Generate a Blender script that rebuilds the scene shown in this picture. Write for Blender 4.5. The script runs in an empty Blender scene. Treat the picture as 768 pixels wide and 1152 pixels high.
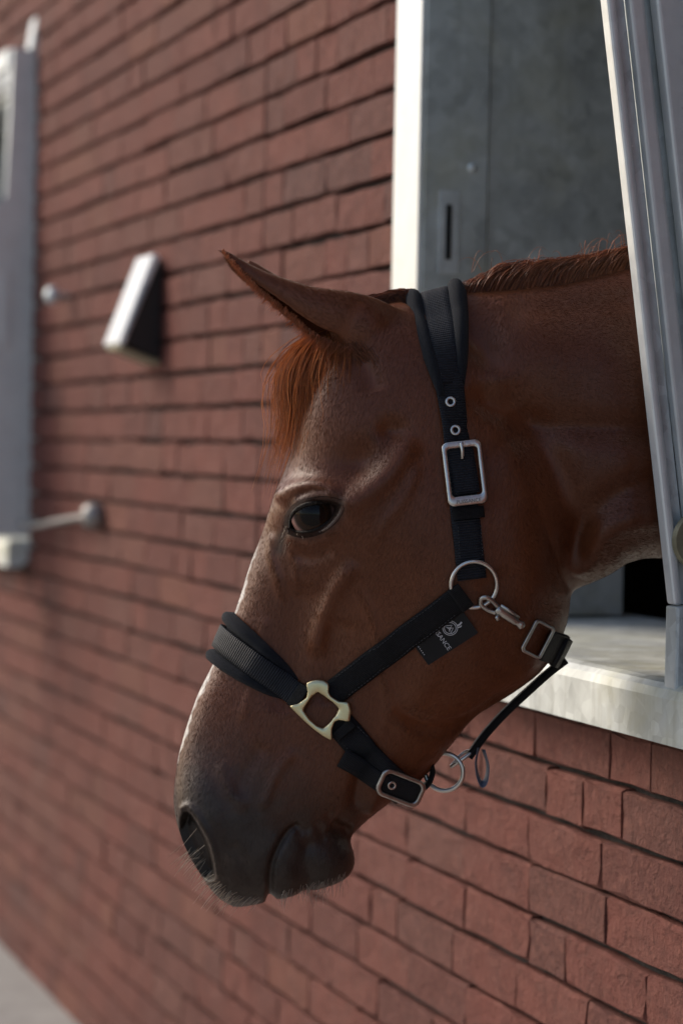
import bpy, bmesh, math, random
import numpy as np
from mathutils import Vector, Matrix
from mathutils.bvhtree import BVHTree

random.seed(7); rng = np.random.default_rng(11)
sc = bpy.context.scene
COL = sc.collection

# ------------------------------------------------------------------ camera, sky, sun, exposure
F_PX = 2800.0                       # focal length in pixels of the 768 x 1152 photograph
CAM_H, CAM_D = 1.22, 1.154          # metres above the ground, metres in front of the wall
th, pitch, roll = math.radians(18.6), math.radians(1.47), 0.02
dh = Vector((-math.cos(th), math.sin(th), 0)); r0 = Vector((math.sin(th), math.cos(th), 0))
VIEW = (dh*math.cos(pitch) - Vector((0, 0, 1))*math.sin(pitch)).normalized()
u0 = r0.cross(VIEW).normalized()
RIGHT = (r0*math.cos(roll) + u0*math.sin(roll)).normalized()
UP = (u0*math.cos(roll) - r0*math.sin(roll)).normalized()
CAM = Vector((0, -CAM_D, CAM_H))
cd = bpy.data.cameras.new('camera'); cam = bpy.data.objects.new('camera', cd); COL.objects.link(cam)
cam.matrix_world = Matrix(((RIGHT.x, UP.x, -VIEW.x, CAM.x), (RIGHT.y, UP.y, -VIEW.y, CAM.y),
                           (RIGHT.z, UP.z, -VIEW.z, CAM.z), (0, 0, 0, 1)))
cd.sensor_fit = 'VERTICAL'; cd.sensor_height = 36.0; cd.sensor_width = 24.0
cd.lens = F_PX/1152*36.0
cd.clip_start = 0.05; cd.clip_end = 500
cd.dof.use_dof = True; cd.dof.focus_distance = 2.47; cd.dof.aperture_fstop = 3.9
sc.camera = cam

SUN_AZ, SUN_EL = math.radians(46), math.radians(34)     # azimuth from -Y towards -X
sun_from = Vector((-math.sin(SUN_AZ)*math.cos(SUN_EL), -math.cos(SUN_AZ)*math.cos(SUN_EL), math.sin(SUN_EL)))
w = bpy.data.worlds.new('World'); sc.world = w; w.use_nodes = True
nt = w.node_tree; nt.nodes.clear()
sky = nt.nodes.new('ShaderNodeTexSky'); sky.sky_type = 'NISHITA'; sky.sun_disc = False
sky.sun_elevation = SUN_EL; sky.sun_rotation = math.atan2(sun_from.x, sun_from.y)
sky.air_density = 1.0; sky.dust_density = 2.6; sky.ozone_density = 0.8
bg = nt.nodes.new('ShaderNodeBackground'); bg.inputs[1].default_value = 0.15
wo = nt.nodes.new('ShaderNodeOutputWorld')
nt.links.new(sky.outputs[0], bg.inputs[0]); nt.links.new(bg.outputs[0], wo.inputs[0])
sd = bpy.data.lights.new('sun', 'SUN'); so = bpy.data.objects.new('sun', sd); COL.objects.link(so)
sd.energy = 2.0; sd.angle = math.radians(28); sd.color = (1.0, 0.89, 0.77)
so.rotation_euler = (-sun_from).to_track_quat('-Z', 'Y').to_euler()
so.location = (-4, -6, 6)
sc.view_settings.view_transform = 'Standard'; sc.view_settings.look = 'None'
sc.view_settings.exposure = 0.2; sc.view_settings.gamma = 1.0
sc.cycles.use_denoising = True

# ------------------------------------------------------------------ helpers
def obj(name, me, mat=None, parent=None):
    o = bpy.data.objects.new(name, me); COL.objects.link(o)
    if mat is not None:
        me.materials.clear(); me.materials.append(mat)
    if parent is not None: o.parent = parent
    return o
def empty(name, label, cat, group=None, loc=(0, 0, 0)):
    o = bpy.data.objects.new(name, None); COL.objects.link(o); o.location = loc
    o.empty_display_size = 0.05
    return tag(o, label, cat, group, 'thing')
def tag(o, label=None, cat=None, group=None, kind=None):
    if label: o['label'] = label
    if cat: o['category'] = cat
    if group: o['group'] = group
    if kind: o['kind'] = kind
    return o
def pydata(name, v, f, smooth=False):
    me = bpy.data.meshes.new(name)
    me.from_pydata([tuple(map(float, p)) for p in v], [], [tuple(map(int, q)) for q in f]); me.update()
    if smooth: me.polygons.foreach_set('use_smooth', np.ones(len(me.polygons), bool))
    return me
def bm_mesh(name, bm, smooth=False):
    me = bpy.data.meshes.new(name); bmesh.ops.recalc_face_normals(bm, faces=bm.faces); bm.to_mesh(me); bm.free()
    if smooth: me.polygons.foreach_set('use_smooth', np.ones(len(me.polygons), bool))
    return me
def box_bm(x0, x1, y0, y1, z0, z1, bevel=0.0, seg=2, bm=None):
    b = bmesh.new()
    bmesh.ops.create_cube(b, size=1.0, matrix=Matrix.Translation(((x0+x1)/2, (y0+y1)/2, (z0+z1)/2)) @
                          Matrix.Diagonal((x1-x0, y1-y0, z1-z0, 1)))
    if bevel: bmesh.ops.bevel(b, geom=list(b.edges), offset=bevel, segments=seg, profile=0.6, affect='EDGES')
    if bm is None: return b
    t = bpy.data.meshes.new('tmp'); b.to_mesh(t); b.free(); bm.from_mesh(t); bpy.data.meshes.remove(t)
    return bm
def box(name, x0, x1, y0, y1, z0, z1, mat, parent=None, bevel=0.002, seg=2):
    return obj(name, bm_mesh(name, box_bm(x0, x1, y0, y1, z0, z1, bevel, seg)), mat, parent)
def prism_bm(poly, axis_a, axis_b, axis_n, origin, t0, t1, bevel=0.0, seg=2):
    """extrude a 2-D outline (in axis_a/axis_b) from t0 to t1 along axis_n"""
    b = bmesh.new(); A, B, N, O = map(Vector, (axis_a, axis_b, axis_n, origin))
    lo = [b.verts.new(O + A*p + B*q + N*t0) for p, q in poly]
    hi = [b.verts.new(O + A*p + B*q + N*t1) for p, q in poly]
    n = len(poly)
    b.faces.new(lo[::-1]); b.faces.new(hi)
    for i in range(n): b.faces.new((lo[i], lo[(i+1) % n], hi[(i+1) % n], hi[i]))
    if bevel: bmesh.ops.bevel(b, geom=list(b.edges), offset=bevel, segments=seg, profile=0.6, affect='EDGES')
    return b
def crom(P, n):
    """Catmull-Rom resample of control rows P to n rows"""
    P = np.asarray(P, float); m = len(P)
    t = np.linspace(0, m-1, n); i = np.clip(t.astype(int), 0, m-2); u = (t-i).reshape((-1,)+(1,)*(P.ndim-1))
    p0 = P[np.clip(i-1, 0, m-1)]; p1 = P[i]; p2 = P[i+1]; p3 = P[np.clip(i+2, 0, m-1)]
    return 0.5*((2*p1)+(-p0+p2)*u+(2*p0-5*p1+4*p2-p3)*u*u+(-p0+3*p1-3*p2+p3)*u**3)
def resample(P, step=None, n=None):
    P = np.asarray(P, float); d = np.r_[0, np.cumsum(np.linalg.norm(np.diff(P, axis=0), axis=1))]
    if n is None: n = max(2, int(round(d[-1]/step))+1)
    s = np.linspace(0, d[-1], n)
    return np.stack([np.interp(s, d, P[:, k]) for k in range(P.shape[1])], 1)
def tube(path, rad, sides=10, closed=False, cap=True):
    """verts, faces of a tube along a 3-D path (rad scalar or per point)"""
    P = np.asarray(path, float); n = len(P); rad = np.broadcast_to(np.asarray(rad, float), (n,))
    T = np.gradient(P, axis=0)
    if closed: T = np.roll(P, -1, 0)-np.roll(P, 1, 0)
    T /= np.linalg.norm(T, axis=1)[:, None]+1e-12
    ref = np.array([0.31, 0.52, 0.79]); N = np.zeros_like(P)
    a = ref - T[0]*(ref@T[0]); N[0] = a/np.linalg.norm(a)
    for i in range(1, n):
        a = N[i-1]-T[i]*(N[i-1]@T[i]); N[i] = a/(np.linalg.norm(a)+1e-12)
    B = np.cross(T, N); ang = np.linspace(0, 2*np.pi, sides, endpoint=False)
    V = (P[:, None]+rad[:, None, None]*(np.cos(ang)[None, :, None]*N[:, None]+np.sin(ang)[None, :, None]*B[:, None])).reshape(-1, 3)
    Fc = []
    for i in range(n if closed else n-1):
        j = (i+1) % n
        for k in range(sides):
            k2 = (k+1) % sides; Fc.append((i*sides+k, i*sides+k2, j*sides+k2, j*sides+k))
    if not closed and cap:
        Fc.append(tuple(range(sides-1, -1, -1))); Fc.append(tuple((n-1)*sides+k for k in range(sides)))
    return V, Fc
def merge(parts):
    V, Fc, o = [], [], 0
    for v, f in parts:
        V.append(np.asarray(v)); Fc += [tuple(i+o for i in q) for q in f]; o += len(v)
    return np.concatenate(V), Fc

# ------------------------------------------------------------------ material helpers
class NT:
    def __init__(s, name):
        s.m = bpy.data.materials.new(name); s.m.use_nodes = True; s.t = s.m.node_tree
        s.b = s.t.nodes['Principled BSDF']; s.out = s.t.nodes['Material Output']
    def n(s, typ, **kw):
        x = s.t.nodes.new('ShaderNode'+typ)
        for k, v in kw.items(): setattr(x, k, v)
        return x
    def l(s, a, b): s.t.links.new(a, b)
    def val(s, sock, v):
        if hasattr(v, 'is_linked') or isinstance(v, bpy.types.NodeSocket): s.l(v, sock)
        else: sock.default_value = v
    def coord(s, kind='Object', scale=(1, 1, 1), rot=(0, 0, 0)):
        c = s.n('TexCoord'); mp = s.n('Mapping'); s.l(c.outputs[kind], mp.inputs[0])
        mp.inputs['Scale'].default_value = scale; mp.inputs['Rotation'].default_value = rot
        return mp.outputs[0]
    def noise(s, vec, scale, detail=4, rough=0.55, dist=0.0):
        x = s.n('TexNoise'); s.l(vec, x.inputs['Vector']); x.inputs['Scale'].default_value = scale
        x.inputs['Detail'].default_value = detail; x.inputs['Roughness'].default_value = rough
        x.inputs['Distortion'].default_value = dist
        return x.outputs['Fac']
    def ramp(s, fac, stops, interp='LINEAR'):
        r = s.n('ValToRGB'); s.l(fac, r.inputs[0]); e = r.color_ramp.elements; r.color_ramp.interpolation = interp
        while len(e) < len(stops): e.new(0.5)
        for i, (p, c) in enumerate(stops):
            e[i].position = p; e[i].color = (c if len(c) == 4 else (*c, 1)) if not isinstance(c, (int, float)) else (c, c, c, 1)
        return r.outputs[0]
    def mix(s, fac, a, b, blend='MIX'):
        x = s.n('Mix', data_type='RGBA', blend_type=blend)
        s.val(x.inputs[0], fac)
        for sock, v in ((x.inputs[6], a), (x.inputs[7], b)):
            if isinstance(v, tuple): sock.default_value = v if len(v) == 4 else (*v, 1)
            else: s.l(v, sock)
        return x.outputs[2]
    def math(s, op, a, b=0.0, c=None, clamp=False):
        x = s.n('Math', operation=op); x.use_clamp = clamp
        s.val(x.inputs[0], a); s.val(x.inputs[1], b)
        if c is not None: s.val(x.inputs[2], c)
        return x.outputs[0]
    def attr(s, name):
        a = s.n('Attribute'); a.attribute_name = name; return a
    def bump(s, h, strength=0.5, dist=0.01, normal=None):
        x = s.n('Bump'); s.l(h, x.inputs['Height']); x.inputs['Strength'].default_value = strength
        x.inputs['Distance'].default_value = dist
        if normal is not None: s.l(normal, x.inputs['Normal'])
        s.l(x.outputs[0], s.b.inputs['Normal']); return x.outputs[0]
    def set(s, **kw):
        for k, v in kw.items():
            k = k.replace('_', ' ')
            sock = s.b.inputs[k]
            if isinstance(v, tuple) and len(v) == 3: v = (*v, 1) if sock.type == 'RGBA' else v
            s.val(sock, v)
        return s.m

def mat_plain(name, col, rough=0.6, metal=0.0, var=0.12, scale=40, bump=0.0, **kw):
    k = NT(name); c = k.coord(); n = k.noise(c, scale)
    a = tuple(x*(1-var) for x in col); b = tuple(min(1, x*(1+var)) for x in col)
    k.l(k.ramp(n, [(0.3, a), (0.7, b)]), k.b.inputs['Base Color'])
    k.set(Roughness=rough, Metallic=metal, **kw)
    if bump: k.bump(k.noise(c, scale*4, 3), bump, 0.002)
    return k.m

def mat_galv(name, base=0.5, tint=(0.92, 1.0, 1.02), rough=0.5, streak=0.0, stain=0.0, metal=0.35):
    """weathered hot-dip galvanised sheet"""
    k = NT(name); c = k.coord()
    n1 = k.noise(c, 7, 5, 0.6, 0.6); n2 = k.noise(c, 38, 4, 0.6)
    vo = k.n('TexVoronoi'); k.l(c, vo.inputs['Vector']); vo.inputs['Scale'].default_value = 60
    sp = k.math('MULTIPLY', k.math('ADD', vo.outputs['Color'], n2), 0.5)
    f = k.math('ADD', k.math('MULTIPLY', n1, 0.65), k.math('MULTIPLY', sp, 0.35))
    lo_, hi_ = (0.68, 1.28) if base < 0.7 else (0.90, 1.06)
    col = k.ramp(f, [(0.32, tuple(base*lo_*t for t in tint)), (0.5, tuple(base*t for t in tint)), (0.68, tuple(min(0.9, base*hi_)*t for t in tint))])
    if streak:
        cs = k.coord(scale=(55, 55, 2.2)); st = k.noise(cs, 1.0, 5, 0.65)
        col = k.mix(k.math('MULTIPLY', k.ramp(st, [(0.52, 0.0), (0.75, 1.0)]), streak), col, (0.16, 0.15, 0.09))
    if stain:
        ns = k.noise(c, 5.5, 4, 0.6, 0.8)
        col = k.mix(k.math('MULTIPLY', k.ramp(ns, [(0.5, 0.0), (0.72, 1.0)]), stain), col, (0.40, 0.38, 0.20))
    k.l(col, k.b.inputs['Base Color'])
    k.l(k.ramp(n2, [(0.3, rough*0.8), (0.7, min(1, rough*1.2))]), k.b.inputs['Roughness'])
    k.set(Metallic=metal)
    k.bump(k.math('ADD', n1, k.math('MULTIPLY', n2, 0.25)), 0.25, 0.003)
    return k.m

def mat_brick(name, source):
    k = NT(name); c = k.coord('Object') if source == 'object' else k.coord('Object')
    if source == 'object':
        oi = k.n('ObjectInfo'); r = oi.outputs['Random']
        # world position so that alike meshes do not repeat their grain
        g = k.n('NewGeometry'); vec = g.outputs['Position']
    else:
        r = k.attr('tone').outputs['Fac']; g = k.n('NewGeometry'); vec = g.outputs['Position']
    tone = k.ramp(r, [(0.0, (0.120, 0.046, 0.038)), (0.20, (0.155, 0.058, 0.046)), (0.40, (0.185, 0.072, 0.056)), (0.58, (0.170, 0.060, 0.047)),
                      (0.74, (0.155, 0.074, 0.060)), (0.86, (0.200, 0.086, 0.060)), (0.95, (0.145, 0.062, 0.050)), (1.0, (0.110, 0.056, 0.050))])
    n1 = k.noise(vec, 16, 5, 0.6, 0.4); n2 = k.noise(vec, 85, 5, 0.65); n3 = k.noise(vec, 260, 3, 0.6); n0 = k.noise(vec, 1.7, 3)
    n4 = k.noise(vec, 34, 6, 0.7, 1.2)
    col = k.mix(k.ramp(n1, [(0.42, 0.0), (0.72, 0.45)]), tone, (0.135, 0.072, 0.062))
    col = k.mix(k.ramp(n2, [(0.50, 0.0), (0.72, 0.60)]), col, (0.27, 0.128, 0.095))
    col = k.mix(k.ramp(n4, [(0.56, 0.0), (0.68, 0.45)]), col, (0.085, 0.042, 0.036))
    col = k.mix(k.ramp(n3, [(0.60, 0.0), (0.75, 0.7)]), col, (0.05, 0.026, 0.022))
    col = k.mix(k.ramp(n0, [(0.35, 0.0), (0.75, 0.30)]), col, (0.160, 0.085, 0.070))
    col = k.mix(1.0, col, (0.83, 0.72, 0.70), 'MULTIPLY')
    k.l(col, k.b.inputs['Base Color']); k.set(Roughness=0.88)
    k.b.inputs['Specular IOR Level'].default_value = 0.3
    pit = k.ramp(n4, [(0.50, 1.0), (0.64, 0.0)])
    h = k.math('ADD', k.math('ADD', k.math('MULTIPLY', n1, 0.6), k.math('MULTIPLY', pit, 0.22)), k.math('ADD', k.math('MULTIPLY', n2, 0.55), k.math('MULTIPLY', n3, 0.25)))
    k.bump(h, 0.9, 0.0065)
    return k.m

M = {}
M['galv'] = mat_galv('galvanised_steel', 0.62, rough=0.42, streak=0.12)
M['galv_pale'] = mat_galv('galvanised_flange', 0.72, (0.965, 1.0, 1.0), 0.38, 0.06, 0.0, 0.3)
M['galv_sill'] = mat_galv('galvanised_sill', 0.62, (0.94, 1.0, 0.98), 0.5, 0.35, 0.45, 0.2)
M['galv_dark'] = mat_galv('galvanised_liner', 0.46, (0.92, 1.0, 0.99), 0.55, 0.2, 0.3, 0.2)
M['mortar'] = mat_plain('mortar', (0.036, 0.031, 0.030), 0.95, 0, 0.5, 120, 1.0)
M['brick'] = mat_brick('brick', 'object'); M['brick_mass'] = mat_brick('brick_far', 'attr')
M['dark_in'] = mat_plain('stable_plaster', (0.05, 0.047, 0.043), 0.9, 0, 0.3, 6)
M['black_plastic'] = mat_plain('black_plastic', (0.012, 0.012, 0.013), 0.45)
M['lamp_white'] = mat_plain('lamp_opal', (0.80, 0.81, 0.80), 0.25, 0, 0.04)
M['lamp_panel'] = mat_plain('lamp_grey_panel', (0.36, 0.40, 0.44), 0.2, 0, 0.1)
M['steel_dull'] = mat_plain('dull_steel', (0.30, 0.29, 0.28), 0.5, 0.6, 0.2, 60, 0.2)
M['brass_dull'] = mat_plain('dull_brass', (0.30, 0.28, 0.19), 0.5, 0.5, 0.25, 50, 0.2)
M['black_hole'] = mat_plain('slot_shade_black', (0.006, 0.006, 0.006), 0.9)  # near-black that stands for the shade inside the latch slot
k = NT('paving'); c = k.coord(); n = k.noise(c, 9, 6, 0.65); n2 = k.noise(c, 120, 3)
k.l(k.ramp(n, [(0.3, (0.25, 0.24, 0.225)), (0.7, (0.36, 0.35, 0.33))]), k.b.inputs['Base Color']); k.set(Roughness=0.9)
k.bump(n2, 0.5, 0.004); M['paving'] = k.m

# ------------------------------------------------------------------ ground and stable interior
def sheet(name, x0, x1, y0, y1, z, mat):
    return tag(obj(name, pydata(name, [(x0, y0, z), (x1, y0, z), (x1, y1, z), (x0, y1, z)], [(0, 1, 2, 3)]), mat), kind='structure')
sheet('ground', -150, 150, -150, 150, 0.0, M['paving'])
WX0, WX1, WTOP = -12.0, 1.6, 2.75
OPEN = [(-3.215, -2.10, 0.93, 2.12), (-6.80, -5.695, 0.93, 2.12)]     # window openings, x0 x1 z0 z1
THK = 0.30
def room():
    b = bmesh.new()
    y0, y1, z1 = THK+0.002, 4.2, 3.0
    for a in ((WX0, WX1, y1, y1+0.2, 0.0, z1), (WX0-0.2, WX0, y0, y1+0.2, 0.0, z1), (WX1, WX1+0.2, y0, y1+0.2, 0.0, z1),
              (-4.55, -4.40, y0+0.01, y1-0.01, 0.006, z1-0.004)):
        box_bm(*a, bm=b)
    return bm_mesh('stable_room', b)
tag(obj('interior_wall', room(), M['dark_in']), kind='structure')
box('ceiling', WX0-0.2, WX1+0.2, -0.02, 4.4, WTOP+0.252, WTOP+0.40, M['dark_in'])['kind'] = 'structure'
sheet('floor', WX0, WX1, THK, 4.2, 0.004, M['dark_in'])

# ------------------------------------------------------------------ brick wall
COURSE, BH, JT = 0.0615, 0.0545, 0.0020
wall = empty('brick_wall', 'red brick stable wall with dark raked joints running along the whole picture', 'wall')
def wall_core():
    b = bmesh.new(); y0, y1 = 0.016, THK
    xs = [WX0]
    for o in sorted(OPEN): xs += [o[0], o[1]]
    xs.append(WX1)
    top = WTOP+0.25
    for i in range(len(xs)-1):
        if i % 2 == 0: box_bm(xs[i], xs[i+1], y0, y1, 0.0, top, bm=b)
        else:
            box_bm(xs[i], xs[i+1], y0, y1, 0.0, OPEN[0][2], bm=b); box_bm(xs[i], xs[i+1], y0, y1, OPEN[0][3], top, bm=b)
    return bm_mesh('mortar_bed', b)
obj('mortar_bed', wall_core(), M['mortar'], wall)
XJ = -3.852                                     # the straight vertical joint
def brick_cells():
    cells = []
    nz = int((WTOP+0.25)/COURSE)
    for r in range(nz):
        z0 = 0.930-0.0082-COURSE*15+COURSE*r+0.0  # a course line falls just below the sill
        for sgn in (1, -1):
            x = XJ + sgn*0.0025; first = True
            while WX0+0.3 < x < WX1-0.3:
                L = 0.208 if random.random() < 0.74 else 0.101
                if first and r % 2 == 0: L = 0.101
                if first and r % 4 == 1: L = 0.155
                first = False
                L *= random.uniform(0.975, 1.025)
                a, b_ = (x, x+L) if sgn > 0 else (x-L, x)
                pieces = [(a, b_)]
                for ox0, ox1, oz0, oz1 in OPEN:
                    if z0+BH > oz0-0.001 and z0 < oz1:
                        nn = []
                        for p, q in pieces:
                            if q <= ox0 or p >= ox1: nn.append((p, q)); continue
                            if p < ox0-0.02: nn.append((p, ox0-0.003))
                            if q > ox1+0.02: nn.append((ox1+0.003, q))
                        pieces = nn
                for p, q in pieces: cells.append((p, q, z0))
                x = b_+JT if sgn > 0 else a-JT
    return cells
def brick_mesh(L, H, seed, nx=4):
    """a worn brick, front at y=-... : rounded arrises, uneven face; about 44 triangles"""
    R = random.Random(seed); nx = 4 if L > 0.13 else 2; nz = 2
    V, Fc = [], []; e = 0.0035
    us = [0, *[(i+R.uniform(-.12, .12))/nx for i in range(1, nx)], 1]
    def ring(inset, y, jit):
        vv = {}
        for i, u in enumerate(us):
            for j in range(nz+1):
                x = inset*.45+(L-.9*inset)*u; z = inset+(H-2*inset)*j/nz
                edge = i in (0, nx) or j in (0, nz)
                x += R.uniform(-jit, jit); z += R.uniform(-jit, jit)
                if edge and R.random() < 0.09 and jit: # a chipped arris
                    z += (0.0035 if j == 0 else -0.0035 if j == nz else 0); x += (0.003 if i == 0 else -0.003 if i == nx else 0)
                vv[i, j] = len(V); V.append((x, y+(R.uniform(-.0012, .0012) if jit else 0), z))
        return vv
    f = ring(e*0.65, 0.0, 0.0010)
    for i in range(nx):
        for j in range(nz): Fc.append((f[i, j], f[i+1, j], f[i+1, j+1], f[i, j+1]))
    per = [(i, 0) for i in range(nx)]+[(nx, j) for j in range(nz)]+[(i, nz) for i in range(nx, 0, -1)]+[(0, j) for j in range(nz, 0, -1)]
    o1 = {}
    for i, j in per:
        x = L*us[i]+R.uniform(-.0008, .0008); z = H*j/nz+R.uniform(-.0014, .0012)
        o1[i, j] = len(V); V.append((x, 0.0042, z))
    o2 = {}
    for i, j in per:
        x, _, z = V[o1[i, j]]; o2[i, j] = len(V); V.append((x, 0.026, z))
    n = len(per)
    for q in range(n):
        a, b_ = per[q], per[(q+1) % n]
        Fc.append((f[a], o1[a], o1[b_], f[b_])); Fc.append((o1[a], o2[a], o2[b_], o1[b_]))
    return V, Fc
STD = (0.208, 0.155, 0.101)
variants = {}
for L in STD:
    for s in range(10 if L == 0.208 else 5):
        v, f = brick_mesh(L, BH, int(L*1000)*100+s)
        variants.setdefault(L, []).append((np.array(v), f))
vmesh = {}
def variant_obj_mesh(L, s):
    if (L, s) not in vmesh:
        v, f = variants[L][s]; me = pydata('brick', v, f, False); me.materials.append(M['brick']); vmesh[L, s] = me
    return vmesh[L, s]
def to_px(p):
    q = Vector(p)-CAM; z = q.dot(VIEW)
    return (384+F_PX*q.dot(RIGHT)/z, 576-F_PX*q.dot(UP)/z, z)
HORSE_POLY = [(205, 900), (240, 1005), (395, 985), (440, 900), (600, 770), (768, 640), (768, 300), (460, 330), (330, 390), (280, 640)]
def inside(poly, x, y):
    c = False
    for i in range(len(poly)):
        (x1, y1), (x2, y2) = poly[i], poly[i-1]
        if (y1 > y) != (y2 > y) and x < (x2-x1)*(y-y1)/(y2-y1)+x1: c = not c
    return c
cells = brick_cells(); scored = []
for ci, (a, b_, z0) in enumerate(cells):
    x, y, z = to_px(((a+b_)/2, 0, z0+BH/2)); vis = 0
    if z > 0.5:
        xa = to_px((a, 0, z0))[0]; xb = to_px((b_, 0, z0))[0]
        size = abs(xb-xa)*F_PX*BH/z
        inframe = -5 < x < 773 and -5 < y < 1157 and not inside(HORSE_POLY, x, y)
        vis = size if inframe else 0
    scored.append((vis, ci))
scored.sort(reverse=True); singles = {ci for v, ci in scored[:300] if v > 0}
mv, mf, tone, off = [], [], [], 0
for ci, (a, b_, z0) in enumerate(cells):
    L = min(STD, key=lambda s: abs(s-(b_-a))); s = random.randrange(len(variants[L]))
    sx = (b_-a)/L; dy = random.gauss(0, 0.0008); tilt = random.gauss(0, 0.004); dz = random.gauss(0, 0.0009)
    if ci in singles:
        o = bpy.data.objects.new('brick', variant_obj_mesh(L, s)); COL.objects.link(o); o.parent = wall
        o.location = (a, dy, z0+dz); o.scale = (sx, 1, 1); o.rotation_euler = (0, tilt, 0)
    else:
        v, f = variants[L][s]; v = v*np.array([sx, 1, 1])+np.array([a, dy, z0+dz])
        mv.append(v); mf += [tuple(i+off for i in q) for q in f]; off += len(v); tone += [random.random()]*len(f)
me = pydata('brick_courses', np.concatenate(mv), mf, False)
at = me.attributes.new('tone', 'FLOAT', 'FACE'); at.data.foreach_set('value', np.array(tone, np.float32))
tag(obj('brick_courses', me, M['brick_mass'], wall), kind='stuff')

# ------------------------------------------------------------------ stable windows
def window(ox, label, near):
    """galvanised box window, ox = x of the outer left edge of its opening"""
    t = empty('stable_window', label, 'window', 'galvanised stable windows', (ox, 0, 0))
    W, z0, z1 = 1.105, 0.93, 2.12
    g = M['galv_pale']
    box('flange', 0.0, 0.100, -0.007, -0.001, z0+0.066, z1-0.062, g, t, 0.002, 3)
    box('flange', 0.0, W, -0.007, -0.001, z1-0.058, z1, g, t, 0.002)
    # sill: folded tray with a rounded front lip
    prof = [(-0.052, 0.0), (-0.052, 0.046), (-0.049, 0.055), (-0.043, 0.060), (-0.034, 0.0625), (0.34, 0.066), (0.34, 0.030), (0.0, 0.018), (-0.02, 0.0)]
    sb = prism_bm(prof, (0, 1, 0), (0, 0, 1), (1, 0, 0), (0, 0, z0), -0.004, W+0.012)
    obj('sill', bm_mesh('sill', sb, False), M['galv_sill'], t)
    # reveal and liner panels
    lin = obj('jamb_liner', bm_mesh('jamb_liner', box_bm(0.092, 0.104, -0.0005, 0.090, z0+0.067, z1-0.06, 0.0015)), M['galv_dark'], t)
    obj('liner_panel', bm_mesh('liner_panel', box_bm(0.086, 0.0985, 0.0925, 0.305, z0+0.068, z1-0.06, 0.0015)), M['galv_dark'], t)
    obj('head_liner', bm_mesh('head_liner', box_bm(0.106, W-0.06, 0.0, 0.30, z1-0.075, z1-0.063, 0.0015)), M['galv_dark'], t)
    if near:
        sl = obj('latch_slot', bm_mesh('latch_slot', box_bm(0.1045, 0.1065, 0.021, 0.050, 1.455, 1.566, 0.001)), M['galv'], t)
        obj('slot_hole', bm_mesh('slot_hole', box_bm(0.107, 0.1085, 0.030, 0.038, 1.474, 1.547, 0.0005)), M['black_hole'], sl)  # black sheet on the plate, the dark of the slot as colour
        b = bmesh.new(); bmesh.ops.create_uvsphere(b, u_segments=16, v_segments=8, radius=0.0065, matrix=Matrix.Translation((0.105, 0.067, 1.598)) @ Matrix.Diagonal((0.5, 1, 1, 1)))
        obj('rivet', bm_mesh('rivet', b, True), M['galv'], t)
    return t
window(OPEN[0][0], 'galvanised steel stable window that the horse leans out of', True)

# slanted shutter at the near side of the window (leans outwards at its top)
sh = empty('window_shutter', 'tall ribbed galvanised shutter leaning outwards in front of the horse neck', 'shutter', None, (-2.256, 0, 0))
def slant_prof(name, y_bot, y_top, depth, x0, x1, zb, zt, mat, bevel=0.003):
    """an upright plate, its outline in the y/z plane"""
    b = prism_bm([(y_bot, zb), (y_bot+depth, zb), (y_top+depth, zt), (y_top, zt)], (0, 1, 0), (0, 0, 1), (1, 0, 0), (0, 0, 0), x0, x1, bevel, 3)
    return obj(name, bm_mesh(name, b, False), mat, sh)
ZB, ZT = 0.9975, 2.10
def yl(z, base, slope=-0.148): return base+slope*(z-1.07)
def rib(name, base, depth, x0, x1, mat, zb=1.07, zt=ZT, bevel=0.003):
    return slant_prof(name, yl(zb, base), yl(zt, base), depth, x0, x1, zb, zt, mat, bevel)
Y0 = -0.048
rib('edge_fold', Y0, 0.010, -0.004, 0.014, M['galv_pale'], bevel=0.004)
rib('web_plate', Y0+0.0105, 0.0150, -0.010, -0.001, M['galv'], bevel=0.001)
rib('rib_fold', Y0+0.026, 0.017, -0.004, 0.010, M['galv_pale'], bevel=0.004)
rib('web_plate', Y0+0.030, 0.046, -0.016, -0.008, M['galv'], bevel=0.001)
rib('rib_fold', Y0+0.054, 0.050, -0.004, 0.014, M['galv_pale'], bevel=0.004)
rib('web_plate', Y0+0.1045, 0.10, -0.012, -0.001, M['galv'], bevel=0.001)
b = prism_bm([(Y0, 0.985), (Y0+0.15, 0.997), (Y0+0.15, 1.069), (Y0, 1.069)], (0, 1, 0), (0, 0, 1), (1, 0, 0), (0, 0, 0), -0.006, 0.020, 0.003, 2)
obj('foot_plate', bm_mesh('foot_plate', b), M['galv'], sh)
b = bmesh.new()
bmesh.ops.create_cone(b, cap_ends=True, segments=40, radius1=0.030, radius2=0.028, depth=0.006, matrix=Matrix.Translation((0.018, Y0+0.025, 1.135)) @ Matrix.Rotation(math.pi/2, 4, 'Y'))
obj('lock_rosette', bm_mesh('lock_rosette', b), M['brass_dull'], sh)

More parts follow.
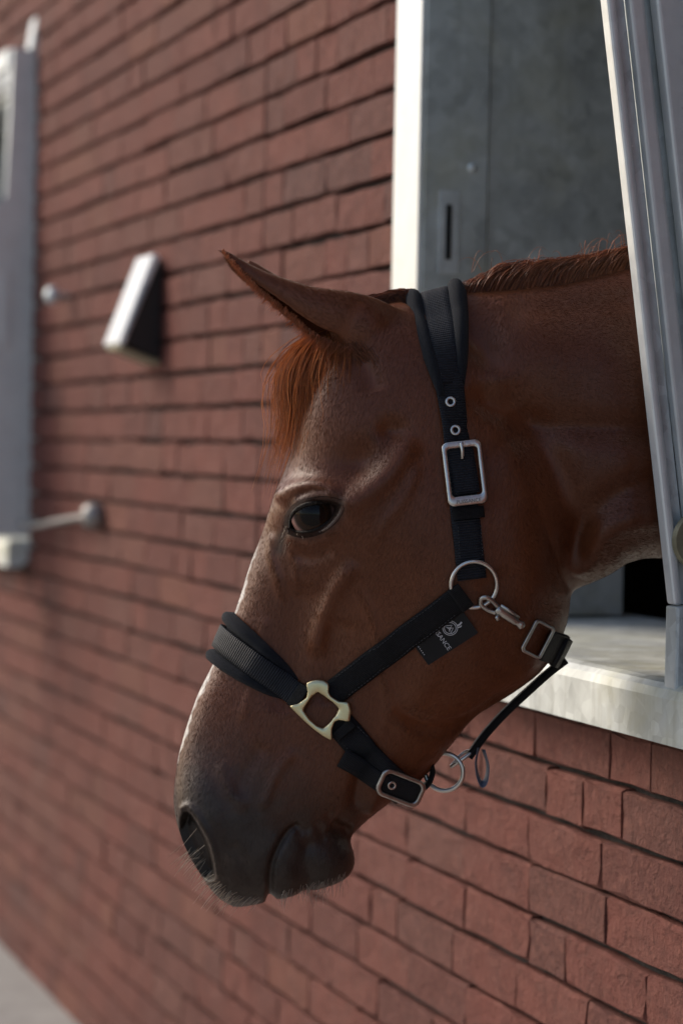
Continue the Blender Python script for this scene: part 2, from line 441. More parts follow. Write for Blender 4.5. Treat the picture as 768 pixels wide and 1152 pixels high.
# far window
fw = window(OPEN[1][0], 'far galvanised stable window cut by the left edge of the picture', False)
W = 1.105
b = prism_bm([(-0.42, 1.0), (0.006, 1.0), (0.006, 2.125), (-0.056, 2.125), (-0.064, 1.78), (-0.42, 1.45)], (0, 1, 0), (0, 0, 1), (1, 0, 0), (0, 0, 0), W-0.03, W, 0.003)  # frame side; its lower wing is widened out of view to shade the wall
obj('side_frame_shade_wing', bm_mesh('side_frame_shade_wing', b), M['galv_pale'], fw)
obj('head_rail', bm_mesh('head_rail', box_bm(0.0, W-0.031, -0.064, -0.046, 2.085, 2.128, 0.003)), M['galv_pale'], fw)
b = prism_bm([(-0.014, 2.127), (0.004, 2.127), (0.006, 2.20), (-0.002, 2.20)], (0, 1, 0), (0, 0, 1), (1, 0, 0), (0, 0, 0), W-0.06, W+0.002)
obj('top_fold', bm_mesh('top_fold', b), M['galv_pale'], fw)
b = box_bm(W+0.0005, W+0.004, -0.074, -0.055, 1.44, 1.62, 0.001)
obj('cover_strip', bm_mesh('cover_strip', b), M['galv_pale'], fw)
def lathe(prof, seg, mtx, name):
    b = bmesh.new(); vs = [b.verts.new((r, 0, h)) for r, h in prof]
    es = [b.edges.new((vs[i], vs[i+1])) for i in range(len(vs)-1)]
    bmesh.ops.spin(b, geom=vs+es, cent=(0, 0, 0), axis=(0, 0, 1), angle=2*math.pi, steps=seg)
    bmesh.ops.remove_doubles(b, verts=b.verts, dist=1e-5); bmesh.ops.transform(b, matrix=mtx, verts=b.verts)
    return bm_mesh(name, b, True)
kn = empty('knob', 'small round steel knob on the brick right beside the far window', 'knob', None, (-5.27, 0, 1.535))
obj('stem', lathe([(0, -0.004), (0.006, -0.004), (0.006, 0.030), (0, 0.030)], 12, Matrix.Rotation(math.pi/2, 4, 'X'), 'stem'), M['steel_dull'], kn)
obj('ball', lathe([(0, 0.028), (0.010, 0.029), (0.018, 0.036), (0.019, 0.046), (0.016, 0.055), (0.008, 0.060), (0, 0.061)], 20, Matrix.Rotation(math.pi/2, 4, 'X'), 'ball'), M['galv'], kn)
# hook arm between the wall and the far frame
hk = empty('hook_arm', 'grey steel hook arm screwed to the brick beside the far window', 'hook', None, (-4.95, 0, 1.045))
v, f = tube(crom([(0.0, -0.030, 0.028), (-0.12, -0.034, 0.018), (-0.28, -0.038, 0.006), (-0.42, -0.040, -0.006), (-0.54, -0.040, -0.012), (-0.655, -0.038, -0.010)], 26), 0.0068, 10)
obj('rod', pydata('rod', v, f, True), M['steel_dull'], hk)
obj('pivot_disc', lathe([(0, -0.002), (0.022, -0.002), (0.026, 0.006), (0.026, 0.022), (0.018, 0.036), (0.006, 0.039), (0, 0.039)], 24,
    Matrix.Translation((0.0, -0.004, 0.028)) @ Matrix.Rotation(math.pi/2, 4, 'X'), 'pivot_disc'), M['steel_dull'], hk)

# wedge-shaped wall lamp
lp = empty('wall_lamp', 'black wedge wall lamp with a white slanted front on the brick', 'lamp', None, (-4.485, 0, 0))
zt, zb = 1.562, 1.388
b = prism_bm([(-0.004, zt), (-0.004, zb-0.012), (-0.072, zb+0.020), (-0.012, zt)], (0, 1, 0), (0, 0, 1), (1, 0, 0), (0, 0, 0), -0.115, 0.0, 0.002)
obj('housing', bm_mesh('housing', b), M['black_plastic'], lp)
nrm = Vector((0, -(zt-zb-0.02), -0.0)).normalized()
p0 = Vector((0, -0.074, zb+0.012)); p1 = Vector((0, -0.008, zt+0.006)); dv = (p1-p0); L = dv.length; dv.normalize(); nv = Vector((0, -dv.z, dv.y))
b = prism_bm([(0, 0.0), (L, 0.0), (L, 0.016), (0, 0.013)], dv, nv, (1, 0, 0), p0, -0.120, 0.005, 0.006, 3)
obj('diffuser', bm_mesh('diffuser', b), M['lamp_white'], lp)
b = prism_bm([(0.02, 0.004), (L*0.68, 0.003), (L*0.68, 0.011), (0.02, 0.009)], dv, nv, (1, 0, 0), p0, 0.0052, 0.0075, 0.001, 1)
obj('side_window', bm_mesh('side_window', b), M['lamp_panel'], lp)
b = prism_bm([(-0.004, zb-0.020), (-0.080, zb+0.008), (-0.080, zb+0.013), (-0.004, zb-0.0135)], (0, 1, 0), (0, 0, 1), (1, 0, 0), (0, 0, 0), -0.112, -0.003)
obj('base_plate', bm_mesh('base_plate', b), M['brass_dull'], lp)

# ------------------------------------------------------------------ the horse
# The head is modelled in its own side-view units (x right, y down, w towards the viewer; 1 unit = UNIT metres),
# then set down in the place by one rigid transform.
Z0 = 2.56; UNIT = Z0/F_PX
HO = CAM + VIEW*Z0
HM = np.array([list(RIGHT), list(-UP), list(-VIEW)])*UNIT
def to_world(P):
    P = np.asarray(P, float); return (P-np.array([384.0, 576.0, 0.0]))@HM+np.array(HO)
def bend(x): # the neck turns away from the viewer behind the jaw
    t = np.maximum(0, np.asarray(x)-560.0); return 0.30*t*t/(t+90.0)

HEAD = [ # front point, back point, half widths at 1/6 .. 5/6 of the way round
 ((263,1021),(338,1004),(7,14,16,12,7)), ((243,1007),(371,996),(20,33,37,30,17)), ((224,981),(393,984),(34,49,51,43,25)),
 ((207,950),(399,966),(42,60,60,50,30)), ((196.5,913),(394,944),(40,62,62,52,30)), ((196,886),(412,924),(36,58,62,53,31)),
 ((203,840),(440,902),(30,52,61,56,33)), ((221,784),(474,877),(28,50,60,58,36)), ((238,749),(505,841),(28,50,62,62,40)),
 ((255,712),(534,807),(30,53,67,68,44)), ((269,673),(570,784),(33,58,74,77,48)), ((282,632),(610,754),(38,67,83,84,54)),
 ((298,590),(633,716),(46,84,92,88,56)), ((311,551),(642,680),(56,96,97,89,57)), ((326,512),(640,620),(60,98,97,87,60)),
 ((337,466),(632,560),(58,92,93,83,60)), ((352,420),(618,500),(54,84,87,77,56)), ((374,378),(600,450),(48,74,79,69,50)),
 ((406,351),(575,420),(40,60,66,58,40)), ((448,338),(550,400),(24,40,44,40,24))]
NECK = [
 ((440,352),(500,620),(28,46,56,56,38)), ((482,334),(590,640),(30,50,64,66,46)), ((524,327),(636,664),(32,54,70,74,52)),
 ((570,324),(668,656),(34,60,78,84,60)), ((622,318),(690,646),(36,66,88,94,68)), ((664,309),(712,633),(38,72,96,104,74)),
 ((706,298),(745,629),(40,74,96,102,74)), ((775,278),(790,640),(44,82,106,112,82)), ((880,235),(880,690),(52,98,130,136,98)),
 ((980,195),(950,760),(62,115,150,156,112)), ((1040,230),(1020,740),(50,90,120,120,80))]
def loft(secs, ns, na):
    A = np.array([[*f, *b] for f, b, _ in secs], float); Wd = np.array([[0, *ww, 0] for *_, ww in secs], float)
    A = crom(A, ns); Wd = crom(Wd, ns)
    s = np.linspace(0, 1, na+1); k = s*6; V = []
    for i in range(ns):
        v = (1-np.cos(np.pi*s))/2
        wv = np.maximum(0, np.interp(k, np.arange(7), Wd[i]))
        wv = crom(Wd[i][:, None], na+1)[:, 0]; wv = np.maximum(wv, 0); wv[0] = wv[-1] = 0
        xy = A[i, None, :2]*(1-v[:, None])+A[i, None, 2:]*v[:, None]
        near = np.c_[xy, wv]; far = np.c_[xy, -wv][1:-1][::-1]
        V.append(np.r_[near, far])
    m = len(V[0]); Vv = np.concatenate(V); Fc = []
    for i in range(ns-1):
        for q in range(m): Fc.append((i*m+q, i*m+(q+1) % m, (i+1)*m+(q+1) % m, (i+1)*m+q))
    Fc.append(tuple(range(m))[::-1]); Fc.append(tuple((ns-1)*m+q for q in range(m)))
    return Vv, Fc
EAR_AX = np.array([(250,286),(257,291.5),(267,301),(283,313),(303,325),(325,337),(345,348),(366,357),(388,364),(412,372),(440,384)], float)
EAR_H = np.array([3,9,15,20,26,35,46,58,66,70,66], float)       # height across the ear in side view
EAR_W = np.array([3,8,14,20,26,31,35,37,37,34,28], float)       # how far it opens sideways
EAR_C = np.array([46,47,48,50,52,53,53,52,50,46,42], float)     # distance of its axis from the middle plane
def ear(sgn):
    n = 44; ax = crom(EAR_AX, n); hh = crom(EAR_H[:, None], n)[:, 0]/2; wd = crom(EAR_W[:, None], n)[:, 0]/2; cc = crom(EAR_C[:, None], n)[:, 0]
    T = np.gradient(ax, axis=0); T /= np.linalg.norm(T, axis=1)[:, None]; Np = np.c_[T[:, 1], -T[:, 0]]   # towards the upper edge
    th_ = np.linspace(-2.62, 2.05, 22); V = []
    for i in range(n):
        tk = min(4.5, hh[i]*0.45)
        ou = [(np.cos(a)*hh[i]*(1 if abs(a) < 1.57 else 1.38), np.sin(a)*wd[i]*1.1) for a in th_]
        inn = [(np.cos(a)*max(hh[i]-tk, .3)*(1 if abs(a) < 1.57 else 1.38)-1.0, np.sin(a)*max(wd[i]*1.1-tk, .3)) for a in th_[::-1]]
        for a, wv in ou+inn:
            V.append((*(ax[i]+Np[i]*a), sgn*(cc[i]+wv)))
    m = 44; Fc = []
    for i in range(n-1):
        for q in range(m):
            f = (i*m+q, i*m+(q+1) % m, (i+1)*m+(q+1) % m, (i+1)*m+q); Fc.append(f if sgn > 0 else f[::-1])
    Fc.append(tuple(range(m))); Fc.append(tuple((n-1)*m+q for q in range(m))[::-1])
    V = np.array(V)
    if sgn < 0: V[:, :2] += (26, 2)
    return V, Fc
def blob(c, r, seg=20):
    b = bmesh.new(); bmesh.ops.create_uvsphere(b, u_segments=seg, v_segments=seg//2+2, radius=1)
    v = np.array([x.co[:] for x in b.verts])*np.array(r)+np.array(c); f = [tuple(q.index for q in p.verts) for p in b.faces]; b.free()
    return v, f
parts = [loft(HEAD, 130, 56), loft(NECK, 90, 50), ear(1), ear(-1)]
for sgn in (1, -1):
    parts.append(blob((408, 376, sgn*46), (38, 38, 24)))          # root of the ear
raw, rf = merge(parts)
tmp = pydata('tmp', raw, rf); bmt = bmesh.new(); bmt.from_mesh(tmp); bmesh.ops.recalc_face_normals(bmt, faces=bmt.faces); bmt.to_mesh(tmp); bmt.free()
to_ = bpy.data.objects.new('tmp', tmp); COL.objects.link(to_)
rm = to_.modifiers.new('r', 'REMESH'); rm.mode = 'VOXEL'; rm.voxel_size = 2.1; rm.adaptivity = 0
dg = bpy.context.evaluated_depsgraph_get(); em = to_.evaluated_get(dg).to_mesh()
nv = len(em.vertices); V = np.empty(nv*3, np.float32); em.vertices.foreach_get('co', V); V = V.reshape(-1, 3).astype(float)
lv = np.empty(len(em.loops), np.int32); em.loops.foreach_get('vertex_index', lv); ls = np.empty(len(em.polygons), np.int32); em.polygons.foreach_get('loop_total', ls)
Q = lv.reshape(-1, 4) if (ls == 4).all() else [tuple(p.vertices) for p in em.polygons]
to_.evaluated_get(dg).to_mesh_clear(); bpy.data.objects.remove(to_); bpy.data.meshes.remove(tmp)
Qa = Q if isinstance(Q, np.ndarray) else np.array([q if len(q) == 4 else (*q, q[-1]) for q in Q])
Q = Qa.tolist()
E = np.unique(np.sort(np.concatenate([Qa[:, [0, 1]], Qa[:, [1, 2]], Qa[:, [2, 3]], Qa[:, [3, 0]]]), axis=1), axis=0); E = E[E[:, 0] != E[:, 1]]
deg = np.bincount(E.ravel(), minlength=nv).astype(float)[:, None]
def lap(X):
    out = np.empty_like(X)
    for k_ in range(X.shape[1]):
        out[:, k_] = np.bincount(E[:, 0], X[E[:, 1], k_], nv)+np.bincount(E[:, 1], X[E[:, 0], k_], nv)
    return out/np.maximum(deg, 1)
def smooth(X, it, wgt, lam=0.6):
    for _ in range(it):
        X = X+lam*wgt*(lap(X)-X)
    return X
def normals(X):
    d1 = X[Qa[:, 2]]-X[Qa[:, 0]]; d2 = X[Qa[:, 3]]-X[Qa[:, 1]]; fn = np.cross(d1, d2); N = np.zeros_like(X)
    for k_ in range(3):
        for q in range(4): N[:, k_] += np.bincount(Qa[:, q], fn[:, k_], nv)
    return N/(np.linalg.norm(N, axis=1)[:, None]+1e-9)
def seg_dist(pts, line):
    """distance of points to a polyline, and the fraction along it"""
    L = np.asarray(line, float); best = np.full(len(pts), 1e9); fr = np.zeros(len(pts)); tot = len(L)-1
    for i in range(tot):
        a, b_ = L[i], L[i+1]; d = b_-a; t = np.clip(((pts-a)@d)/(d@d+1e-9), 0, 1)
        dist = np.linalg.norm(pts-(a+t[:, None]*d), axis=1); m_ = dist < best
        best[m_] = dist[m_]; fr[m_] = (i+t[m_])/tot
    return best, fr
def near_dist(line, R_):
    """distance to a polyline, exact within R_ of its bounds, large elsewhere"""
    G = np.asarray(line, float); ix = np.nonzero(((V[:, :2] > G.min(0)-R_) & (V[:, :2] < G.max(0)+R_)).all(1))[0]
    d = np.full(nv, 999.0); d[ix] = seg_dist(V[ix, :2], G)[0]; return d
def near_sd(poly, R_):
    G = np.asarray(poly, float); ix = np.nonzero(((V[:, :2] > G.min(0)-R_) & (V[:, :2] < G.max(0)+R_)).all(1))[0]
    d = np.full(nv, 999.0); d[ix] = poly_sd(V[ix, :2], G); return d
def poly_sd(pts, poly):
    P = np.asarray(poly, float); d, _ = seg_dist(pts, np.r_[P, P[:1]]); ins = np.zeros(len(pts), bool)
    for i in range(len(P)):
        x1, y1 = P[i]; x2, y2 = P[i-1]
        c_ = ((y1 > pts[:, 1]) != (y2 > pts[:, 1])) & (pts[:, 0] < (x2-x1)*(pts[:, 1]-y1)/(y2-y1+1e-9)+x1); ins ^= c_
    return np.where(ins, -d, d)
def sstep(a, b_, x):
    t = np.clip((x-a)/(b_-a), 0, 1); return t*t*(3-2*t)
earness = np.exp(-(np.maximum(0, near_dist(EAR_AX[:8], 60)-16)/10)**2)*(np.abs(V[:, 2]) > 20)
V = smooth(V, 14, (1-0.85*earness)[:, None])
junction = np.exp(-(near_dist([(500,400),(590,460),(635,560),(650,680)], 130)/45)**2)
V = smooth(V, 40, junction[:, None]*0.9)
N = normals(V)
def brush(kind, geo, r, amp, side=True, taper=True, mode='n', ang=0.0):
    """sculpt: raise (amp > 0) or press (amp < 0) along a curve or in a spot"""
    global V
    R_ = 3*(r if kind == 'c' else max(r)); G = np.atleast_2d(np.array(geo, float)); lo, hi = G.min(0)-R_, G.max(0)+R_
    ix = np.nonzero(((V[:, :2] > lo) & (V[:, :2] < hi)).all(1))[0]; p = V[ix, :2]
    if kind == 'c':
        L = crom(geo, max(10, len(geo)*4)); d, fr = seg_dist(p, L); wv = np.exp(-(d/r)**2)
        if taper: wv *= sstep(0, .18, fr)*sstep(0, .18, 1-fr)
    else:
        c_, s_ = math.cos(ang), math.sin(ang); q = p-np.array(geo); a = q[:, 0]*c_+q[:, 1]*s_; b_ = -q[:, 0]*s_+q[:, 1]*c_
        wv = np.exp(-(a/r[0])**2-(b_/r[1])**2)
    wv = wv*(1-earness[ix]*(V[ix, 1] < 410))
    if side: wv = wv*sstep(0.05, 0.45, np.abs(N[ix, 2]))
    V[ix] += N[ix]*(amp*wv)[:, None]
# bones and muscles of the head
brush('g', (348, 572), (46, 30), 11); brush('c', [(312,566),(326,553),(346,547),(366,549),(386,560)], 8, 6.5)
brush('c', [(322,602),(340,608),(362,604),(382,590)], 8, 3.2)
brush('c', [(330,620),(352,626),(378,614)], 7, -2.6)
brush('g', (402, 520), (26, 19), -14, ang=-.6); brush('c', [(384,574),(412,556),(440,528),(462,492)], 13, 7)
brush('g', (438, 487), (15, 12), -10); brush('c', [(398,402),(412,420),(420,445)], 12, -5)
brush('g', (360, 455), (34, 50), 5, ang=.4)
brush('c', [(402,628),(378,662),(362,700),(355,738)], 9.5, 7); brush('c', [(340,650),(332,700),(326,750),(318,800)], 20, -6.5)
brush('c', [(382,690),(372,740),(372,790)], 18, -5)
brush('c', [(309,598),(306,622),(315,650),(322,676)], 4.5, 2.3); brush('c', [(330,610),(336,640),(334,670)], 4, 1.3)
brush('g', (512, 650), (95, 110), 9, ang=.3); brush('g', (470, 560), (60, 60), 4)
brush('c', [(572,462),(602,500),(626,552),(641,608),(648,668)], 21, -13); brush('c', [(560,500),(590,550),(606,610),(612,680)], 26, 5)
brush('c', [(518,442),(560,462),(612,478),(690,484),(800,486)], 16, -10); brush('c', [(540,400),(620,405),(720,400),(820,400)], 42, 8)
brush('g', (556, 432), (24, 18), 7)
brush('c', [(628,640),(660,575),(710,545),(790,535)], 15, -10); brush('c', [(646,650),(662,612),(692,588),(750,580)], 13, 9)
brush('c', [(440,790),(480,812),(530,806),(575,775)], 9, -6); brush('c', [(416,826),(405,866),(398,908)], 7, -7); brush('c', [(432,842),(425,880),(412,914)], 8, 5)
brush('c', [(486,720),(470,770),(440,812)], 16, 3.5)
brush('c', [(398,650),(418,690),(426,735),(436,780),(430,820)], 5, 2.2); brush('c', [(426,735),(440,720),(462,712)], 4, 1.3)
brush('c', [(470,520),(452,560),(430,590),(412,620)], 6, 2.0); brush('c', [(300,690),(296,720),(284,770),(272,810)], 5, 1.6)
brush('c', [(560,560),(580,610),(588,660),(578,710)], 20, 3.0); brush('c', [(540,640),(560,700),(548,750)], 24, -2.5)
brush('g', (600, 400), (60, 40), 3); brush('c', [(560,350),(640,346),(720,335)], 14, -2.5)
brush('c', [(250,850),(262,880),(280,905)], 7, 2.0); brush('c', [(262,940),(276,960),(288,985)], 6, -2.2); brush('c', [(330,955),(338,975),(336,995)], 6, -.7); brush('c', [(356,950),(362,968),(358,984)], 6, -.6)
# muzzle, nostril, mouth, chin
brush('g', (228, 890), (26, 34), 5); brush('c', [(334,838),(316,858),(304,884),(296,905)], 5, 2.6); brush('c', [(300,830),(280,860),(268,890)], 8, -2)
brush('g', (276, 985), (32, 26), 5); brush('g', (374, 962), (25, 24), 8); brush('g', (322, 985), (16, 22), 5)
brush('c', [(346,1004),(350,978),(344,956),(352,936)], 8, -2.6)
brush('c', [(396,934),(384,930),(372,922)], 8, -8)
MOUTH = [(304,1012),(305,995),(306,975),(310,957),(318,940),(326,928),(335,922)]
brush('c', [(290,985),(298,955),(314,930)], 14, 1.2); brush('c', [(318,985),(326,958),(338,942)], 12, 1.0)
N = normals(V); brush('c', MOUTH, 2.5, -8.5, taper=False, side=False)
brush('c', [(334,930),(342,926),(350,928)], 5, -3.5); brush('c', [(352,918),(362,930),(364,944)], 5, -2.5); brush('c', [(366,908),(376,922),(380,934)], 5, -2.5)
brush('g', (306,1013), (4.5,10), -8, side=False); brush('g', (344,1005), (7,8), -4, side=False)
brush('c', [(331,570),(342,561),(358,557),(374,560)], 4, 1.5); brush('c', [(334,559),(352,552),(372,554)], 3, -3.0); brush('c', [(334,606),(352,607),(370,599)], 3, -1.6)
V = smooth(V, 3, np.ones((nv, 1))*0.8)
def pull(L, s): return [(384+(x-384)*s, 576+(y-576)*s) for x, y in L]
NOSTRIL = crom(pull([(206,914),(210,911),(217,915),(225,926),(234,942),(240,959),(243.5,977),(241,990),(227,992),(208,968),(199,946),(201,926),(206,914)], .986), 70)
sd_ = near_sd(NOSTRIL, 30); near = (np.abs(V[:, 2]) > 9)
deep = sstep(1.5, -8.0, sd_)*near
V[:, 2] = np.where(near, np.sign(V[:, 2])*np.maximum(np.abs(V[:, 2])-34*deep, np.minimum(np.abs(V[:, 2]), 9.0)), V[:, 2])
rimd = near_dist(crom(pull([(206,910),(212,906),(219,911),(228,922),(238,940),(244,960),(246,980)], .985), 30), 30)
N = normals(V); V += N*(3.4*np.exp(-(rimd/3.6)**2)*near*(sd_ > 0.2))[:, None]
# eye socket
EYE_C = np.array([354.0, 579.0]); EYE_R = 27.0
UPPER = crom([(327,594),(328,584),(333,575),(342,569),(354,566),(366,565.5),(376,567),(381,569)], 40)
LOWER = crom([(327,594),(335,597),(345,597.5),(355,595.5),(365,590.5),(373,583.5),(378.5,576),(381,569)], 40)
ALM = np.r_[UPPER, LOWER[::-1][1:-1]]
sde = near_sd(ALM, 60); side_ok = (np.abs(V[:, 2]) > 40)
V[:, 2] -= np.sign(V[:, 2])*24*sstep(3.0, -4.0, sde)*side_ok
V = smooth(V, 2, np.ones((nv, 1))*0.6)
N = normals(V)
sel = (np.abs(V[:, 0]-352) < 70) & (np.abs(V[:, 1]-578) < 60) & (V[:, 2] > 0) & (sde > 3) & (sde < 9)
EYE_W = float(np.mean(V[sel, 2]))
# pigment of the coat, kept as attributes of the mesh
p2 = V[:, :2]; n_lo = np.sin(p2[:, 0]*.11+np.sin(p2[:, 1]*.07)*2)*np.sin(p2[:, 1]*.09+1.3)*9
axis_t = (p2[:, 0]-480)*(-.29)+(p2[:, 1]-340)*.957           # distance down the face
muz = sstep(490, 635, axis_t+n_lo+np.clip((p2[:, 0]-330)*-.12, -20, 12)-22*sstep(225, 200, p2[:, 0])*(p2[:, 1] < 920))
muz = np.clip(muz, 0, 1)*sstep(470, 395, p2[:, 0]+(p2[:, 1]-930)*.4)
muz = np.maximum(muz, 0)
de = np.minimum(np.abs(sde), np.where(sde < 0, 0, 99)); eyed = np.exp(-(np.maximum(sde, 0)/9.0)**2)*side_ok
eyed = np.maximum(eyed, 0.8*np.exp(-(near_dist([(326,592),(318,604),(316,618)], 40)/7)**2)*side_ok)
eyed = np.maximum(eyed, sstep(2.0, -3.0, near_sd(NOSTRIL, 20))*(np.abs(V[:, 2]) > 6))     # dark lining of the nostrils
prof = np.array([f for f, *_ in HEAD], float); dprof = near_dist(crom(prof[2:17], 60), 45)
bl = sstep(13, 7, np.abs(V[:, 2])+np.sin(p2[:, 1]*.12)*2.5+np.sin(p2[:, 1]*.41)*1.5)*(np.abs(dprof) < 40)*sstep(868, 842, p2[:, 1])*sstep(600, 640, p2[:, 1])
star = 0.55*sstep(20, 6, np.abs(V[:, 2]))*(np.abs(dprof) < 40)*sstep(580, 545, p2[:, 1])*sstep(480, 525, p2[:, 1])
blaze = np.clip(bl, 0, 1)
Vm = V.copy(); Nm = N.copy()                                  # side-view shape kept for fitting the tack
BV = BVHTree.FromPolygons(Vm.tolist(), Q)
Vb = V.copy(); Vb[:, 2] -= bend(V[:, 0]); WV = to_world(Vb)
def bent_world(P):
    P = np.array(P, float); P[:, 2] -= bend(P[:, 0]); return to_world(P)

def mat_coat():
    k = NT('chestnut_coat'); c = k.coord('Object')
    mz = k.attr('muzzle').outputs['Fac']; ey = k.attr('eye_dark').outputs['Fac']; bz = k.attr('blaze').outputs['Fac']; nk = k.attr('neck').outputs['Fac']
    ha = k.attr('lay').outputs['Vector']                       # hair-lay coordinates: along, across
    mp = k.n('Mapping'); k.l(ha, mp.inputs[0]); mp.inputs['Scale'].default_value = (0.11, 0.62, 0.62)
    h1 = k.noise(mp.outputs[0], 1.0, 3, 0.6, 0.25)
    mp2 = k.n('Mapping'); k.l(ha, mp2.inputs[0]); mp2.inputs['Scale'].default_value = (0.022, 0.075, 0.075)
    h2 = k.noise(mp2.outputs[0], 1.0, 4, 0.6, 0.5)
    big = k.noise(c, 9, 4, 0.55, 0.3); mid = k.noise(c, 45, 4, 0.6)
    base = k.ramp(big, [(0.30, (0.090, 0.0235, 0.0072)), (0.55, (0.128, 0.0350, 0.0108)), (0.75, (0.165, 0.0490, 0.0155))])
    base = k.mix(k.ramp(h1, [(0.35, 0.0), (0.75, 0.5)]), base, (0.150, 0.047, 0.0165))
    base = k.mix(k.ramp(h1, [(0.25, 0.45), (0.48, 0.0)]), base, (0.036, 0.010, 0.0045))
    base = k.mix(k.math('MULTIPLY', nk, 0.55), base, (0.050, 0.0135, 0.006))  # shade on the neck towards the window, put into the coat colour
    mzn = k.math('MULTIPLY_ADD', k.math('SUBTRACT', mid, 0.5), 0.55, mz, clamp=True); mzn = k.math('MULTIPLY', mzn, k.ramp(mz, [(0.0, 0.0), (0.12, 1.0)]))
    skin = k.mix(k.ramp(mid, [(0.35, 0.0), (0.7, 1.0)]), (0.020, 0.0135, 0.0105), (0.046, 0.030, 0.022))
    col = k.mix(mzn, base, skin)
    col = k.mix(k.math('MULTIPLY', ey, 0.94), col, (0.012, 0.008, 0.007))
    bzn = k.math('MULTIPLY', k.math('MULTIPLY_ADD', k.math('SUBTRACT', h1, 0.5), 1.2, bz, clamp=True), k.ramp(bz, [(0.0, 0.0), (0.25, 1.0)]))
    col = k.mix(bzn, col, (0.62, 0.58, 0.54))
    k.l(col, k.b.inputs['Base Color'])
    k.l(k.ramp(h2, [(0.3, 0.35), (0.7, 0.46)]), k.b.inputs['Roughness'])
    k.b.inputs['Specular IOR Level'].default_value = 0.34
    k.b.inputs['Sheen Weight'].default_value = 0.05; k.b.inputs['Sheen Roughness'].default_value = 0.4
    k.b.inputs['Sheen Tint'].default_value = (1.0, 0.72, 0.5, 1)
    hh = k.math('ADD', k.math('MULTIPLY', h1, 0.35), k.math('ADD', k.math('MULTIPLY', h2, 0.55), k.math('MULTIPLY', mid, 0.3)))
    wr = k.noise(c, 70, 5, 0.65, 1.5); hh = k.math('ADD', hh, k.math('MULTIPLY', k.math('MULTIPLY', wr, mz), 1.1))
    k.bump(hh, 0.32, 0.0020)
    return k.m
M['coat'] = mat_coat()
def fast_mesh(name, v, q):
    m_ = bpy.data.meshes.new(name); m_.vertices.add(len(v)); m_.vertices.foreach_set('co', np.asarray(v, np.float32).ravel())
    m_.loops.add(q.size); m_.loops.foreach_set('vertex_index', q.astype(np.int32).ravel()); m_.polygons.add(len(q))
    m_.polygons.foreach_set('loop_start', np.arange(0, q.size, 4, dtype=np.int32))
    m_.update(calc_edges=True); m_.validate(); m_.polygons.foreach_set('use_smooth', np.ones(len(q), bool)); return m_
horse = empty('horse', 'chestnut horse in a black halter looking out of the stable window', 'horse', None, tuple(to_world([[600, 900, 0]])[0]))
hl = np.array(horse.location)
me = fast_mesh('body', WV-hl, Qa)
lay_dir = np.stack([np.where(p2[:, 0] > 560, 1.0, -.29)+0*p2[:, 0], np.where(p2[:, 0] > 560, .12, .957)], 1)
along = p2[:, 0]*(-.29)+p2[:, 1]*.957; across = p2[:, 0]*.957+p2[:, 1]*.29
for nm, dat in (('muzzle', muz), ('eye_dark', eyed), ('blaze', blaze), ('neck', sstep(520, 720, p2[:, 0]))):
    a_ = me.attributes.new(nm, 'FLOAT', 'POINT'); a_.data.foreach_set('value', dat.astype(np.float32))
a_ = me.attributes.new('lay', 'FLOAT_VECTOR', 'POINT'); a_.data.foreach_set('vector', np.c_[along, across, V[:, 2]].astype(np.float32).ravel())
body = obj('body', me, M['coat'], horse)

# eyes: eyeball, lids, lashes
def mat_eye():
    k = NT('horse_eye'); a = k.attr('iris').outputs['Fac']
    k.l(k.ramp(a, [(0.0, (0.004, 0.003, 0.003)), (0.50, (0.006, 0.004, 0.003)), (0.60, (0.030, 0.013, 0.006)), (0.84, (0.020, 0.010, 0.006)), (0.93, (0.10, 0.055, 0.045)), (1.0, (0.25, 0.13, 0.11))]), k.b.inputs['Base Color'])
    k.set(Roughness=0.3); k.b.inputs['Specular IOR Level'].default_value = 0.0; k.b.inputs['Coat Weight'].default_value = 1.0; k.b.inputs['Coat Roughness'].default_value = 0.01; k.b.inputs['Coat IOR'].default_value = 1.30
    return k.m
M['eye'] = mat_eye(); M['lid_skin'] = mat_plain('eye_surround_skin', (0.026, 0.012, 0.008), 0.75, 0, 0.5, 350, 0.6, Specular_IOR_Level=0.12); M['lid'] = mat_plain('eyelid_skin', (0.012, 0.008, 0.006), 0.55, 0, 0.4, 400, 0.5, Specular_IOR_Level=0.2)
def drop_w(p, add=0.0, sgn=1):
    loc, nrm, *_ = BV.ray_cast(Vector((p[0], p[1], sgn*400)), Vector((0, 0, -sgn)))
    return (loc.z if loc is not None else 0.0)+sgn*add
